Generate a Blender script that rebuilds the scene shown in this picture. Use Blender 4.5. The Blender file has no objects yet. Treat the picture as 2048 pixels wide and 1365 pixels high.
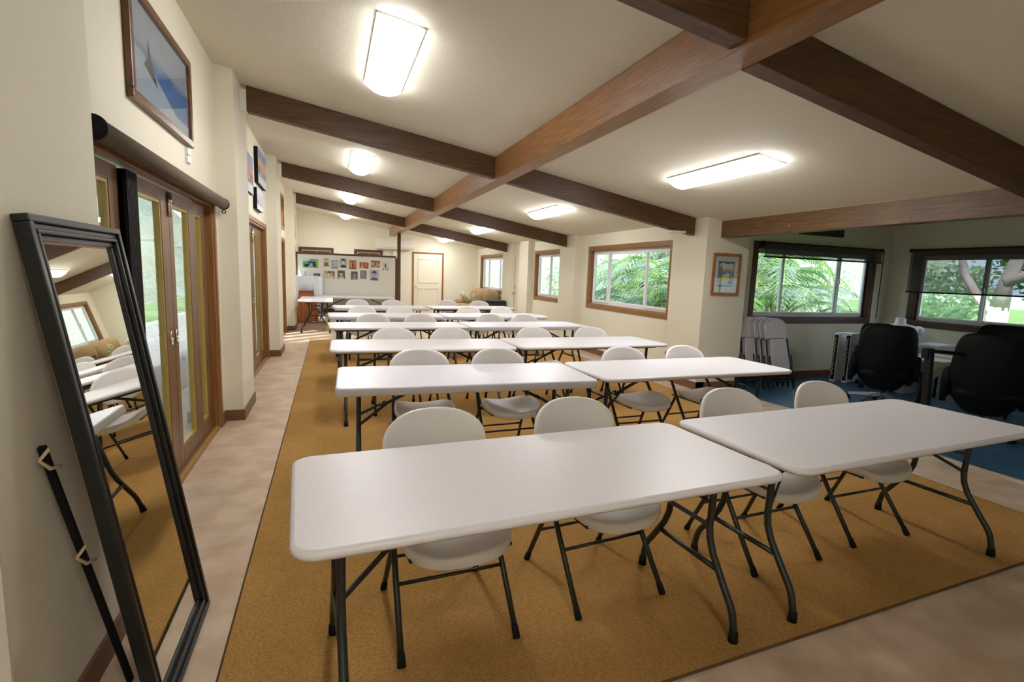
import bpy, math, random
from mathutils import Vector, Matrix
random.seed(7)
PI = math.pi
S = bpy.context.scene
COL = S.collection

# ------------------------------------------------------------------ helpers
class MB:
    def __init__(s):
        s.v = []; s.f = []; s.m = []; s.cur = 0; s.sm = []; s.smooth = False
    def add(s, vs, fs):
        o = len(s.v); s.v += [tuple(p) for p in vs]
        for f in fs:
            s.f.append([i + o for i in f]); s.m.append(s.cur); s.sm.append(s.smooth)
    def box(s, x0, x1, y0, y1, z0, z1):
        s.add([(x0,y0,z0),(x1,y0,z0),(x1,y1,z0),(x0,y1,z0),(x0,y0,z1),(x1,y0,z1),(x1,y1,z1),(x0,y1,z1)],
              [(0,3,2,1),(4,5,6,7),(0,1,5,4),(1,2,6,5),(2,3,7,6),(3,0,4,7)])
        return s
    def hexa(s, p):   # 8 points: bottom ring 4, top ring 4
        s.add(p, [(0,3,2,1),(4,5,6,7),(0,1,5,4),(1,2,6,5),(2,3,7,6),(3,0,4,7)]); return s
    def prism(s, pts, z0, z1):
        n = len(pts)
        s.add([(x,y,z0) for x,y in pts] + [(x,y,z1) for x,y in pts],
              [list(range(n))[::-1], list(range(n, 2*n))] + [(i,(i+1)%n,(i+1)%n+n,i+n) for i in range(n)])
        return s
    def loft(s, rings, cap0=True, cap1=True):
        n = len(rings[0]); vs = [p for r in rings for p in r]; fs = []
        for k in range(len(rings)-1):
            for i in range(n):
                j = (i+1) % n
                fs.append((k*n+i, k*n+j, (k+1)*n+j, (k+1)*n+i))
        if cap0: fs.append(list(range(n))[::-1])
        if cap1: fs.append([(len(rings)-1)*n + i for i in range(n)])
        s.add(vs, fs); return s
    def tube(s, pts, r, n=8, flat=None, closed=False):
        pts = [Vector(p) for p in pts]; rings = []; prev = None
        for i, p in enumerate(pts):
            a = pts[max(i-1,0)]; b = pts[min(i+1,len(pts)-1)]
            t = (b-a).normalized()
            if prev is None:
                ref = Vector((0,0,1)) if abs(t.z) < .9 else Vector((1,0,0))
                nn = (ref - t*ref.dot(t)).normalized()
            else:
                nn = (prev - t*prev.dot(t)).normalized()
            prev = nn; bb = t.cross(nn)
            rr = r[i] if isinstance(r, (list,tuple)) else r
            r2 = rr if flat is None else flat
            off = PI/4 if n == 4 else 0
            k = 1.414 if n == 4 else 1
            rings.append([p + nn*math.cos(2*PI*q/n+off)*rr*k + bb*math.sin(2*PI*q/n+off)*r2*k for q in range(n)])
        o = s.smooth; s.smooth = n > 4
        s.loft(rings); s.smooth = o
        return s
    def ell(s, c, rx, ry, rz, e=1.0, nu=20, nv=12):
        def p(t, k): return math.copysign(abs(t)**k, t)
        rings = []
        for i in range(1, nv):
            ph = -PI/2 + PI*i/nv
            rings.append([(c[0]+rx*p(math.cos(ph),e)*p(math.cos(2*PI*j/nu),e),
                           c[1]+ry*p(math.cos(ph),e)*p(math.sin(2*PI*j/nu),e),
                           c[2]+rz*p(math.sin(ph),e)) for j in range(nu)])
        o = s.smooth; s.smooth = True; s.loft(rings); s.smooth = o
        return s
    def lathe(s, prof, c=(0,0,0), n=20):
        rings = [[(c[0]+r*math.cos(2*PI*j/n), c[1]+r*math.sin(2*PI*j/n), c[2]+z) for j in range(n)] for r, z in prof]
        o = s.smooth; s.smooth = True; s.loft(rings); s.smooth = o
        return s
    def build(s, name, mats, parent=None, bevel=0):
        me = bpy.data.meshes.new(name); me.from_pydata(s.v, [], s.f); me.update()
        if not isinstance(mats, (list, tuple)): mats = [mats]
        for m in mats: me.materials.append(m)
        me.polygons.foreach_set('material_index', s.m)
        me.polygons.foreach_set('use_smooth', s.sm)
        o = bpy.data.objects.new(name, me); COL.objects.link(o)
        if parent: o.parent = parent
        if bevel:
            b = o.modifiers.new('bevel', 'BEVEL'); b.width = bevel; b.segments = 2; b.limit_method = 'ANGLE'
        return o

def tag(o, label=None, cat=None, group=None, kind=None):
    if label: o['label'] = label
    if cat: o['category'] = cat
    if group: o['group'] = group
    if kind: o['kind'] = kind
    return o
def thing(name, label, cat, loc=(0,0,0), rz=0, group=None, rot=None):
    o = bpy.data.objects.new(name, None); COL.objects.link(o)
    o.empty_display_size = .1
    o.location = loc; o.rotation_euler = rot if rot else (0,0,rz)
    return tag(o, label, cat, group)
def struct(name, mb, m, parent=None, bevel=0):
    return tag(mb.build(name, m, parent, bevel), kind='structure')
def sroot(name, loc, rz):
    o = bpy.data.objects.new(name, None); COL.objects.link(o); o.location = loc; o.rotation_euler = (0,0,rz)
    return tag(o, kind='structure')
def copy_tree(o, parent=None):
    c = o.copy(); COL.objects.link(c)
    if parent: c.parent = parent
    for ch in [k for k in bpy.data.objects if k.parent == o]:
        copy_tree(ch, c)
    return c

# ------------------------------------------------------------------ materials
def mat(name, col, rough=.5, metal=0, spec=.5, **kw):
    m = bpy.data.materials.new(name); m.use_nodes = True
    nt = m.node_tree; b = nt.nodes['Principled BSDF']
    b.inputs['Base Color'].default_value = (*col, 1)
    b.inputs['Roughness'].default_value = rough; b.inputs['Metallic'].default_value = metal
    b.inputs['Specular IOR Level'].default_value = spec
    N = nt.nodes; L = nt.links
    if kw.get('noise'):   # noise = (scale, amount, (stretch xyz), detail)
        sc, amt, st = kw['noise'][:3]
        tc = N.new('ShaderNodeTexCoord'); mp = N.new('ShaderNodeMapping'); mp.inputs['Scale'].default_value = st
        L.new(tc.outputs['Object'], mp.inputs[0])
        nz = N.new('ShaderNodeTexNoise'); nz.inputs['Scale'].default_value = sc; nz.inputs['Detail'].default_value = 6
        L.new(mp.outputs[0], nz.inputs['Vector'])
        rp = N.new('ShaderNodeValToRGB'); L.new(nz.outputs['Fac'], rp.inputs[0])
        c2 = kw.get('col2') or tuple(c*(1-amt) for c in col)
        rp.color_ramp.elements[0].position = kw.get('p0', .3); rp.color_ramp.elements[0].color = (*c2, 1)
        rp.color_ramp.elements[1].position = kw.get('p1', .7); rp.color_ramp.elements[1].color = (*col, 1)
        out = rp.outputs[0]
        if kw.get('stain'):   # second larger noise, multiplies
            ss, c3, a3 = kw['stain']
            n2 = N.new('ShaderNodeTexNoise'); n2.inputs['Scale'].default_value = ss; n2.inputs['Detail'].default_value = 8
            L.new(tc.outputs['Object'], n2.inputs['Vector'])
            r2 = N.new('ShaderNodeValToRGB'); L.new(n2.outputs['Fac'], r2.inputs[0])
            r2.color_ramp.elements[0].position = .35; r2.color_ramp.elements[0].color = (*c3, 1)
            r2.color_ramp.elements[1].position = .6; r2.color_ramp.elements[1].color = (1,1,1,1)
            mx = N.new('ShaderNodeMixRGB'); mx.blend_type = 'MULTIPLY'; mx.inputs[0].default_value = a3
            L.new(out, mx.inputs[1]); L.new(r2.outputs[0], mx.inputs[2]); out = mx.outputs[0]
        L.new(out, b.inputs['Base Color'])
    if kw.get('bump'):
        bs, bd = kw['bump']
        tc = N.new('ShaderNodeTexCoord'); nb = N.new('ShaderNodeTexNoise'); nb.inputs['Scale'].default_value = bs
        nb.inputs['Detail'].default_value = 4
        mp = N.new('ShaderNodeMapping'); mp.inputs['Scale'].default_value = kw.get('bst', (1,1,1))
        L.new(tc.outputs['Object'], mp.inputs[0]); L.new(mp.outputs[0], nb.inputs['Vector'])
        bp = N.new('ShaderNodeBump'); bp.inputs['Strength'].default_value = bd; bp.inputs['Distance'].default_value = kw.get('bdist', .01)
        L.new(nb.outputs['Fac'], bp.inputs['Height']); L.new(bp.outputs[0], b.inputs['Normal'])
    return m

def wood(name, c1, c2, st, rough=.45, scale=6):
    return mat(name, c1, rough, noise=(scale, .4, st), col2=c2, p0=.32, p1=.68, bump=(scale*3, .15), bst=st)

M = {}
M['wall'] = mat('cream wall paint', (.785,.748,.605), .75, noise=(1.3,.04,(1,1,1)), bump=(60,.12))
M['ceil'] = mat('cream ceiling paint', (.745,.712,.585), .8, noise=(1.1,.03,(1,1,1)), bump=(45,.15))
M['conc'] = mat('sealed pinkish concrete', (.64,.495,.365), .32, noise=(3.5,.14,(1,1,1)), stain=(5,(.70,.62,.54),.75), bump=(25,.06))
M['rug'] = mat('gold carpet pile', (.56,.315,.10), .95, spec=.1, noise=(140,.42,(1,1,1)), stain=(1.6,(.78,.74,.62),.7), bump=(230,.9), bdist=.006)
M['rugedge'] = mat('dark carpet binding', (.10,.055,.02), .9)
M['blue'] = mat('blue office carpet', (.02,.10,.20), .42, spec=.8, noise=(120,.4,(1,1,1)), bump=(200,.5))
M['girder'] = wood('honey brown beam wood, grain along y', (.34,.155,.050), (.20,.088,.028), (9,.6,9), .4, 6)
M['rafter'] = wood('dark brown beam wood, grain along x', (.125,.058,.021), (.058,.027,.010), (.6,9,9), .45, 6)
M['headw'] = wood('brown beam wood, grain along y', (.18,.092,.030), (.092,.045,.015), (9,.6,9), .45, 6)
M['trimz'] = wood('orange brown door wood', (.34,.15,.048), (.21,.088,.028), (12,12,.8), .35, 3)
M['trimx'] = wood('brown window trim', (.31,.155,.05), (.22,.105,.034), (1,8,8), .4, 3)
M['trimd'] = wood('dark stained window trim', (.10,.042,.022), (.055,.024,.013), (1,8,8), .4, 3)
M['base'] = wood('brown baseboard', (.20,.095,.045), (.14,.065,.03), (3,3,9), .5, 2)
M['doorw'] = wood('brown glazed door wood', (.20,.095,.038), (.11,.052,.022), (12,12,.8), .35, 3)
M['stop'] = mat('yellowish glazing stop wood', (.42,.27,.05), .4, noise=(9,.3,(8,8,1)))
M['vinyl'] = mat('white vinyl', (.80,.82,.84), .35)
M['white'] = mat('white satin paint', (.80,.77,.68), .45)
M['doorp'] = mat('cream door paint', (.80,.75,.60), .45)
M['blackm'] = mat('dark powder coated steel', (.012,.020,.018), .32, spec=.6)
M['blackp'] = mat('black rubber', (.006,.006,.006), .7, spec=.25)
M['blackf'] = mat('black lacquered frame', (.012,.014,.014), .28, noise=(14,.4,(4,4,1)))
M['blackfab'] = mat('black upholstery', (.004,.005,.006), .6, spec=.2)
M['chrome'] = mat('chrome', (.75,.77,.8), .15, 1)
M['alum'] = mat('brushed metal', (.6,.6,.6), .35, 1)
M['brass'] = mat('worn brass', (.55,.42,.13), .35, .7)
M['plast'] = mat('white moulded table plastic', (.79,.765,.79), .38, noise=(90,.05,(1,1,1)), bump=(180,.12), bdist=.003)
M['plast2'] = mat('cool white table plastic', (.72,.72,.78), .36, noise=(90,.05,(1,1,1)), bump=(180,.12), bdist=.003)
M['chairp'] = mat('off-white chair plastic', (.86,.83,.80), .42, noise=(100,.05,(1,1,1)), bump=(220,.15), bdist=.002)
M['under'] = mat('grey table underside', (.42,.42,.42), .6)
M['grey'] = mat('light grey steel chair paint', (.58,.56,.58), .38)
M['mirror'] = mat('mirror silver', (.86,.88,.84), .008, 1)
M['shade'] = mat('brown woven shade cloth', (.15,.11,.065), .8, noise=(160,.35,(1,1,1)), bump=(200,.4))
M['sofa'] = mat('tan suede upholstery', (.43,.29,.14), .85, noise=(7,.2,(1,1,1)), bump=(50,.2))
M['pillow'] = mat('cream and green leaf patterned cushion', (.66,.60,.36), .85, noise=(26,.5,(1,1,1)), col2=(.26,.27,.12), p0=.44, p1=.56)
M['dkbox'] = mat('black chest', (.02,.024,.02), .5, noise=(12,.5,(1,1,1)))
M['cab'] = wood('orange cabinet wood', (.50,.165,.045), (.33,.10,.028), (8,8,.8), .35, 3)
M['cloth'] = mat('white cotton cloth', (.80,.83,.90), .8, bump=(5,.15), bdist=.01)
M['tan'] = mat('pale yellow table cloth', (.55,.47,.27), .8, bump=(5,.5), bdist=.03)
M['papr'] = mat('off-white board panel', (.76,.74,.66), .5)
M['brownp'] = mat('brown closet panel', (.085,.045,.02), .5)
M['light_line'] = mat('pale inner bead', (.62,.52,.30), .5)
M['boardw'] = wood('dark board frame wood', (.12,.062,.026), (.07,.034,.015), (6,6,3), .45, 3)
M['frameb'] = wood('walnut picture frame', (.17,.075,.03), (.10,.042,.018), (5,5,5), .3, 4)
M['frameo'] = wood('reddish picture frame', (.42,.16,.05), (.28,.10,.03), (5,5,5), .35, 4)
M['card'] = mat('brown cardboard', (.42,.29,.18), .7, noise=(9,.2,(1,1,1)))
M['patio'] = mat('pale patio stone', (.30,.30,.30), .7, noise=(3,.15,(1,1,1)))
M['stone'] = mat('grey stacked stone', (.42,.42,.38), .8, noise=(7,.45,(1,1,2.5)), bump=(8,.5))
M['grass'] = mat('bright lawn', (.15,.28,.07), .9, noise=(26,.45,(1,1,1)), stain=(.9,(.7,.75,.55),.6), bump=(60,.8))
M['hill'] = mat('pale leafy slope', (.42,.47,.41), .9, noise=(11,.5,(1,1,1)), col2=(.20,.28,.18), p0=.42, p1=.58, stain=(.6,(.85,.72,.6),.6), bump=(9,1), bdist=.1)
M['bark'] = mat('pale pinkish bark', (.66,.56,.56), .9, noise=(7,.3,(1,1,.4)), bump=(12,.5))
M['stem'] = mat('palm stem', (.22,.30,.10), .7, noise=(9,.4,(1,1,3)))
M['rooft'] = mat('weathered eave boards', (.34,.33,.25), .8)

def leafmat(name, c, t):
    m = bpy.data.materials.new(name); m.use_nodes = True; nt = m.node_tree; N = nt.nodes; L = nt.links
    out = N['Material Output']; N.remove(N['Principled BSDF'])
    d = N.new('ShaderNodeBsdfDiffuse'); tr = N.new('ShaderNodeBsdfTranslucent'); mx = N.new('ShaderNodeMixShader'); mx.inputs[0].default_value = .45
    tc = N.new('ShaderNodeTexCoord'); nz = N.new('ShaderNodeTexNoise'); nz.inputs['Scale'].default_value = 2.2
    L.new(tc.outputs['Object'], nz.inputs['Vector'])
    rp = N.new('ShaderNodeValToRGB'); L.new(nz.outputs['Fac'], rp.inputs[0])
    rp.color_ramp.elements[0].position = .35; rp.color_ramp.elements[0].color = (*c, 1)
    rp.color_ramp.elements[1].position = .65; rp.color_ramp.elements[1].color = (*t, 1)
    L.new(rp.outputs[0], d.inputs[0]); L.new(rp.outputs[0], tr.inputs[0])
    L.new(d.outputs[0], mx.inputs[1]); L.new(tr.outputs[0], mx.inputs[2]); L.new(mx.outputs[0], out.inputs[0])
    return m
M['palm'] = leafmat('palm leaflets', (.12,.30,.10), (.46,.62,.28))
M['palmb'] = leafmat('grey green palm leaflets', (.24,.42,.34), (.60,.72,.60))
M['leaf'] = leafmat('broad tree leaves', (.06,.24,.18), (.40,.52,.22))
M['leafp'] = leafmat('pale garden leaves', (.30,.48,.30), (.62,.74,.52))

def glassmat(name, refl_rough=0.0, tint=(1,1,1), mixr=None):
    m = bpy.data.materials.new(name); m.use_nodes = True; nt = m.node_tree; N = nt.nodes; L = nt.links
    out = N['Material Output']; N.remove(N['Principled BSDF'])
    t = N.new('ShaderNodeBsdfTransparent'); t.inputs[0].default_value = (*tint, 1)
    g = N.new('ShaderNodeBsdfGlossy'); g.inputs['Roughness'].default_value = refl_rough
    lw = N.new('ShaderNodeLayerWeight'); lw.inputs['Blend'].default_value = .5
    pw = N.new('ShaderNodeMath'); pw.operation = 'POWER'; pw.inputs[1].default_value = 5; L.new(lw.outputs['Facing'], pw.inputs[0])
    f = N.new('ShaderNodeMath'); f.operation = 'MULTIPLY_ADD'; f.inputs[1].default_value = .9; f.inputs[2].default_value = .035; L.new(pw.outputs[0], f.inputs[0])
    mx = N.new('ShaderNodeMixShader'); L.new(f.outputs[0], mx.inputs[0]); L.new(t.outputs[0], mx.inputs[1]); L.new(g.outputs[0], mx.inputs[2])
    L.new(mx.outputs[0], out.inputs[0]); return m
M['glass'] = glassmat('window glass', 0, (.97,.99,.98))
def screenmat(name, col, opacity):
    m = bpy.data.materials.new(name); m.use_nodes = True; nt = m.node_tree; N = nt.nodes; L = nt.links
    out = N['Material Output']; N.remove(N['Principled BSDF'])
    t = N.new('ShaderNodeBsdfTransparent'); d = N.new('ShaderNodeBsdfDiffuse'); d.inputs[0].default_value = (*col, 1)
    tc = N.new('ShaderNodeTexCoord'); w = N.new('ShaderNodeTexNoise'); w.inputs['Scale'].default_value = 90
    L.new(tc.outputs['Object'], w.inputs['Vector'])
    mr = N.new('ShaderNodeMapRange'); mr.inputs[3].default_value = opacity-.12; mr.inputs[4].default_value = opacity+.12
    L.new(w.outputs['Fac'], mr.inputs[0])
    mx = N.new('ShaderNodeMixShader'); L.new(mr.outputs[0], mx.inputs[0]); L.new(t.outputs[0], mx.inputs[1]); L.new(d.outputs[0], mx.inputs[2])
    L.new(mx.outputs[0], out.inputs[0]); return m
M['screen'] = screenmat('dark see-through shade mesh', (.13,.11,.12), .50)
M['plwrap'] = screenmat('clear plastic wrap', (.75,.78,.85), .5)
LENS = 26.0
m = bpy.data.materials.new('lit white acrylic diffuser'); m.use_nodes = True
b = m.node_tree.nodes['Principled BSDF']; b.inputs['Base Color'].default_value = (.8,.8,.8,1)
b.inputs['Emission Color'].default_value = (1,.97,.965,1); b.inputs['Emission Strength'].default_value = LENS
M['lens'] = m
_fl = {}
def flat(r, g, bl):
    k = (round(r,2), round(g,2), round(bl,2))
    if k not in _fl: _fl[k] = mat('print ink %d %d %d' % tuple(int(c*100) for c in k), k, .5, noise=(30,.12,(1,1,1)))
    return _fl[k]

# ------------------------------------------------------------------ camera
cam = bpy.data.cameras.new('camera'); co = bpy.data.objects.new('camera', cam); COL.objects.link(co)
R = ((0.9428785,-0.3312904,0.0350272),(0.0102859,0.1340444,0.9909219),(0.3329781,0.9339587,-0.1297952))
co.matrix_world = Matrix(((R[0][0],R[1][0],-R[2][0],0),(R[0][1],R[1][1],-R[2][1],0),(R[0][2],R[1][2],-R[2][2],1.5),(0,0,0,1)))
cam.sensor_width = 36; cam.lens = 36*1022.95/2048; cam.clip_start = .02; cam.clip_end = 300
S.camera = co

# ------------------------------------------------------------------ shell
def cz(x): return 3.23 - .16*(x+.81)          # sloped ceiling height
XL, XR, YB, YF = -.97, 4.87, 17.5, -2.2
T = .15
def wall_x(mb, x0, x1, ya, yb, top, ops):      # wall along y with openings (y0,y1,z0,z1)
    y = ya
    for (a, b2, z0, z1) in sorted(ops):
        mb.box(x0, x1, y, a, 0, top)
        y = b2
    mb.box(x0, x1, y, yb, 0, top)
    # fill above/below each opening
    for (a, b2, z0, z1) in ops:
        if z0 > 0: mb.box(x0, x1, a, b2, 0, z0)
        if z1 < top: mb.box(x0, x1, a, b2, z1, top)
D1 = (2.62,5.2,0,2.02); D2 = (6.75,9.07,0,2.08); D3 = (10.3,12.6,0,2.04); D4 = (14.35,16.4,0,2.04)
w = MB()
# doors plus clerestory openings: handle the clerestories as extra cuts above doors 3 and 4
for (a, b2, z0, z1) in [D1, D2]:
    pass
segs = [(YF,D1[0],None),(D1[0],D1[1],D1),(D1[1],D2[0],None),(D2[0],D2[1],D2),(D2[1],D3[0],None)]
for a, b2, d in segs:
    w.box(XL-T, XL, a, b2, d[3] if d else 0, 3.34)
C4 = (15.5,16.4)
for d in (D3, D4):
    w.box(XL-T, XL, d[0], d[1], d[3], 2.34)
    w.box(XL-T, XL, d[0], d[1], 2.96, 3.34)
w.box(XL-T, XL, D4[0], C4[0], 2.34, 2.96)  # infill added over door 4 to keep sun off the display board
w.box(XL-T, XL, D3[1], D4[0], 0, 3.34); w.box(XL-T, XL, D4[1], YB+T, 0, 3.34)
for a, b2 in [(1.6,2.34),(5.42,6.16),(9.25,9.98),(13.05,13.8)]:
    w.box(XL-.002, -.81, a, b2, 0, 3.34)
w.box(XL-.002, -.70, .6, 1.374, 0, 3.34)
struct('wall_left', w, M['wall'])
w = MB()
WM = (6.63,9.19,.965,2.02); WF = (10.5,12.06,.965,2.02); WG = (14.45,17.03,.965,2.02)
wall_x(w, XR, XR+T, 6.15, YB+T, 3.0, [WM, WF, WG])
for a, b2, xf in [(5.69,6.42,4.74),(9.63,10.37,4.74),(13.63,14.35,4.74),(12.2,12.85,4.70)]:
    w.box(xf, XR+.002, a, b2, 0, 3.0)
w.box(XR+.002, 5.46, 5.69, 6.15, 0, 3.0)
struct('wall_right', w, M['wall'])
w = MB(); w.box(XL-T, XR+T, YB, YB+T, 0, 3.34); struct('wall_back', w, M['wall'])
w = MB(); w.box(XL-T, 9.1, YF-T, YF, 0, 3.34); struct('wall_front', w, M['wall'])
# side office walls
BW = (6.07,8.52,.965,2.04)
w = MB()
w.box(5.46, BW[0], 6.15, 6.15+T, 0, 3.0); w.box(BW[1], 8.95+T, 6.15, 6.15+T, 0, 3.0)
w.box(BW[0], BW[1], 6.15, 6.15+T, 0, BW[2]); w.box(BW[0], BW[1], 6.15, 6.15+T, BW[3], 3.0)
struct('wall_office_back', w, M['wall'])
w = MB(); BX = (3.1,5.70,.965,2.04); BX2 = (-.6,2.0,.965,2.04)
wall_x(w, 8.95, 8.95+T, YF-T, 6.15, 3.0, [BX, BX2]); struct('wall_office_right', w, M['wall'])
w = MB(); w.box(5.11, 9.1, YF-T, 6.3, 2.85, 3.0); struct('ceiling_office', w, M['ceil'])
w = MB(); w.box(4.97, 5.10, YF, 5.69, 2.27, 2.87); struct('wall_over_header', w, M['wall'])
w = MB(); x0, x1 = XL-T, 5.11
w.hexa([(x0,YF-T,cz(x0)),(x1,YF-T,cz(x1)),(x1,YB+T,cz(x1)),(x0,YB+T,cz(x0)),
        (x0,YF-T,cz(x0)+.2),(x1,YF-T,cz(x1)+.2),(x1,YB+T,cz(x1)+.2),(x0,YB+T,cz(x0)+.2)])
struct('ceiling', w, M['ceil'])
w = MB(); w.box(XL-T, 5.19, YF-T, YB+T, -.1, 0); struct('floor', w, M['conc'])
w = MB(); w.box(5.19, 9.1, YF-T, 6.3, -.1, .006); struct('floor_office', w, M['blue'])
w = MB(); w.box(5.175, 5.205, YF, 5.69, 0, .012); struct('trim_1', w, M['alum'])

# rug
rug = thing('area_rug', 'large gold carpet with dark bound edge under the rows of tables', 'rug')
w = MB(); rp = [(-.40,1.35),(4.42,1.59),(4.42,11.24),(-.41,11.24)]
w.prism(rp, 0.001, .010); w.build('pile', M['rug'], rug)
w = MB()
for i in range(4):
    a = Vector((*rp[i],.006)); c = Vector((*rp[(i+1)%4],.006)); w.tube([a, c], .006, 6)
w.build('binding', M['rugedge'], rug)

# baseboards
w = MB()
def bb(x0, x1, y0, y1): w.box(x0, x1, y0, y1, 0, .105)
t = .014
for a, b2 in [(1.6,2.34),(5.42,6.16),(9.25,9.98),(13.05,13.8)]:
    bb(-.81, -.81+t, a-t, b2+t); bb(XL, -.81, a-t, a); bb(XL, -.81, b2, b2+t)
for a, b2 in [(2.34+t,2.56),(5.26,5.42-t),(6.16+t,6.69),(9.12,9.25-t),(9.98+t,10.24),(12.66,13.05-t),(13.8+t,14.29),(16.46,YB)]:
    bb(XL, XL+t, a, b2)
bb(-.70, -.70+t, .6, 1.374+t); bb(-.81,-.70,1.374,1.374+t)
struct('baseboard_left', w, M['base'])
w = MB()
for a, b2 in [(5.69,6.42),(9.63,10.37),(13.63,14.35)]:
    bb(4.74-t, 4.74, a-t, b2+t); bb(4.74, XR, a-t, a); bb(4.74, XR, b2, b2+t)
bb(4.70-t, 4.70, 12.2-t, 12.85+t); bb(4.70, XR, 12.2-t, 12.2)
for a, b2 in [(6.42+t,9.63-t),(10.37+t,12.2-t),(14.35+t,YB)]:
    bb(XR-t, XR, a, b2)
bb(4.74, 5.46+t, 5.69-t, 5.69); bb(5.46, 5.46+t, 5.69, 6.15)
struct('baseboard_right', w, M['base'])
w = MB(); bb(5.46+t, 8.95, 6.15-t, 6.15); bb(8.95-t, 8.95, YF, 6.15-t); struct('baseboard_office', w, M['base'])
w = MB(); bb(1.75, 2.52, YB-t, YB); bb(3.73, XR-t, YB-t, YB); bb(.16,.66,YB-t,YB); struct('baseboard_back', w, M['base'])

# ------------------------------------------------------------------ beams
GX0, GX1 = 1.78, 1.95
g = MB(); g.box(GX0, GX1, YF, 16.96, 2.555, cz(GX1)+.02)
g.box(GX0-.001, GX0, 1.2, 1.24, 2.60, 2.61)
o = tag(g.build('ceiling_girder', M['girder'], bevel=.006), 'long honey brown girder running down the middle of the sloped ceiling', 'beam')
def rafter(xa, ya, xb, yb, wd, label, hang=None):
    r = thing('ceiling_rafter', label, 'beam', (xa, ya, 0), 0, 'dark rafters crossing the sloped ceiling')
    dy = yb-ya; dx = xb-xa; b1 = MB(); dp = .235
    za, zb = cz(xa)-.002, cz(xb)-.002
    b1.hexa([(0,0,za-dp),(dx,dy,zb-dp),(dx,dy+wd,zb-dp),(0,wd,za-dp),(0,0,za),(dx,dy,zb),(dx,dy+wd,zb),(0,wd,za)])
    b1.build('timber', M['rafter'], r, bevel=.005)
    if hang:
        h = MB()
        sx = -.055 if hang == 'L' else dx
        zz = za if hang == 'L' else zb
        yy = 0 if hang == 'L' else dy
        h.box(sx, sx+.055, yy+.004, yy+wd-.004, zz-.235, zz-.035)
        h.build('hanger_plate', M['white'], r)
    return r
ords = ['nearest','second','third','farthest']
for i, (ya, yb) in enumerate([(2.0,1.98),(5.80,5.775),(9.62,9.5),(13.35,13.35)]):
    rafter(-.755, ya, GX0-.002, yb, .11, '%s dark brown rafter on the left of the girder, counted from the camera' % ords[i], 'L')
for i, (ya, yb) in enumerate([(2.09,2.16),(5.81,5.90),(9.86,9.95),(13.8,13.84)]):
    xb = 4.95 if i == 0 else 4.70
    rafter(GX1+.002, ya, xb, yb, .11, '%s dark brown rafter on the right of the girder, counted from the camera' % ords[i])
hd = thing('header_beam', 'brown beam above the opening to the blue carpeted room, with light wooden plugs', 'beam', (4.96,0,0))
w = MB(); w.box(0, .15, YF, 5.69, 2.085, 2.302); w.build('timber', M['headw'], hd, bevel=.005)
for y, z in [(4.6,2.16),(3.55,2.20),(3.28,2.13),(5.0,2.23)]:
    w = MB(); w.tube([(-.004,y,z),(.004,y,z)], .011, 10); w.build('wood_plug', M['stop'], hd)
w = MB(); w.box(.01,.14,5.69-.06,5.69-.001,2.07,2.28); 
# smoke detector under the second right rafter
w = MB(); w.box(-.11,.11,-.06,.06,-.025,0); 
o = w.build('junction_cover', M['white']); o.location = (4.42,5.93,cz(4.42)-.237); tag(o, 'small white cover plate under the end of a rafter by the office opening', 'cover plate')

# ------------------------------------------------------------------ ceiling lights
lt = thing('ceiling_light', 'x', 'ceiling light', (0,0,0), 0, 'long fluorescent ceiling lights')
w = MB(); w.box(-.1508,.1508,-.6225,.6225,-.0125,0); w.build('housing', M['white'], lt)
w = MB()
rings = []
for k in range(9):
    a = PI*k/8; rings.append((math.cos(a)*.150, -.0145-.066*math.sin(a)**1.5))
pts = []
nl = 5
ys = [-.622,-.60,.60,.622]; sc = [.7,1,1,.7]
loft = []
for y, s_ in zip(ys, sc):
    loft.append([(x*1, y, -.0145 + (z+.0145)*s_) for x, z in rings])
w.smooth = True; w.loft(loft); w.build('diffuser', M['lens'], lt)
tilt = math.atan(.16)
LP = [(.43,4.05,'left of the girder, nearest the camera'),(.43,8.0,'left of the girder, second from the camera'),(.43,11.9,'left of the girder, third from the camera'),(.43,15.85,'left of the girder, at the far end wall'),
      (3.50,4.10,'right of the girder, nearest the camera'),(3.42,7.98,'right of the girder, second from the camera'),(3.47,12.15,'right of the girder, third from the camera'),(3.50,16.4,'right of the girder, near the back door'),
      (.43,-1.0,'left of the girder, added unseen behind the camera as fill')]  # extra fixture out of view, added to brighten the near tables
for i, (x, y, s_) in enumerate(LP):
    o = lt if i == 0 else copy_tree(lt)
    o.location = (x, y, cz(x)-.002); o.rotation_euler = (0, tilt, 0)
    o['label'] = 'lit white fluorescent fixture ' + s_

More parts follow.
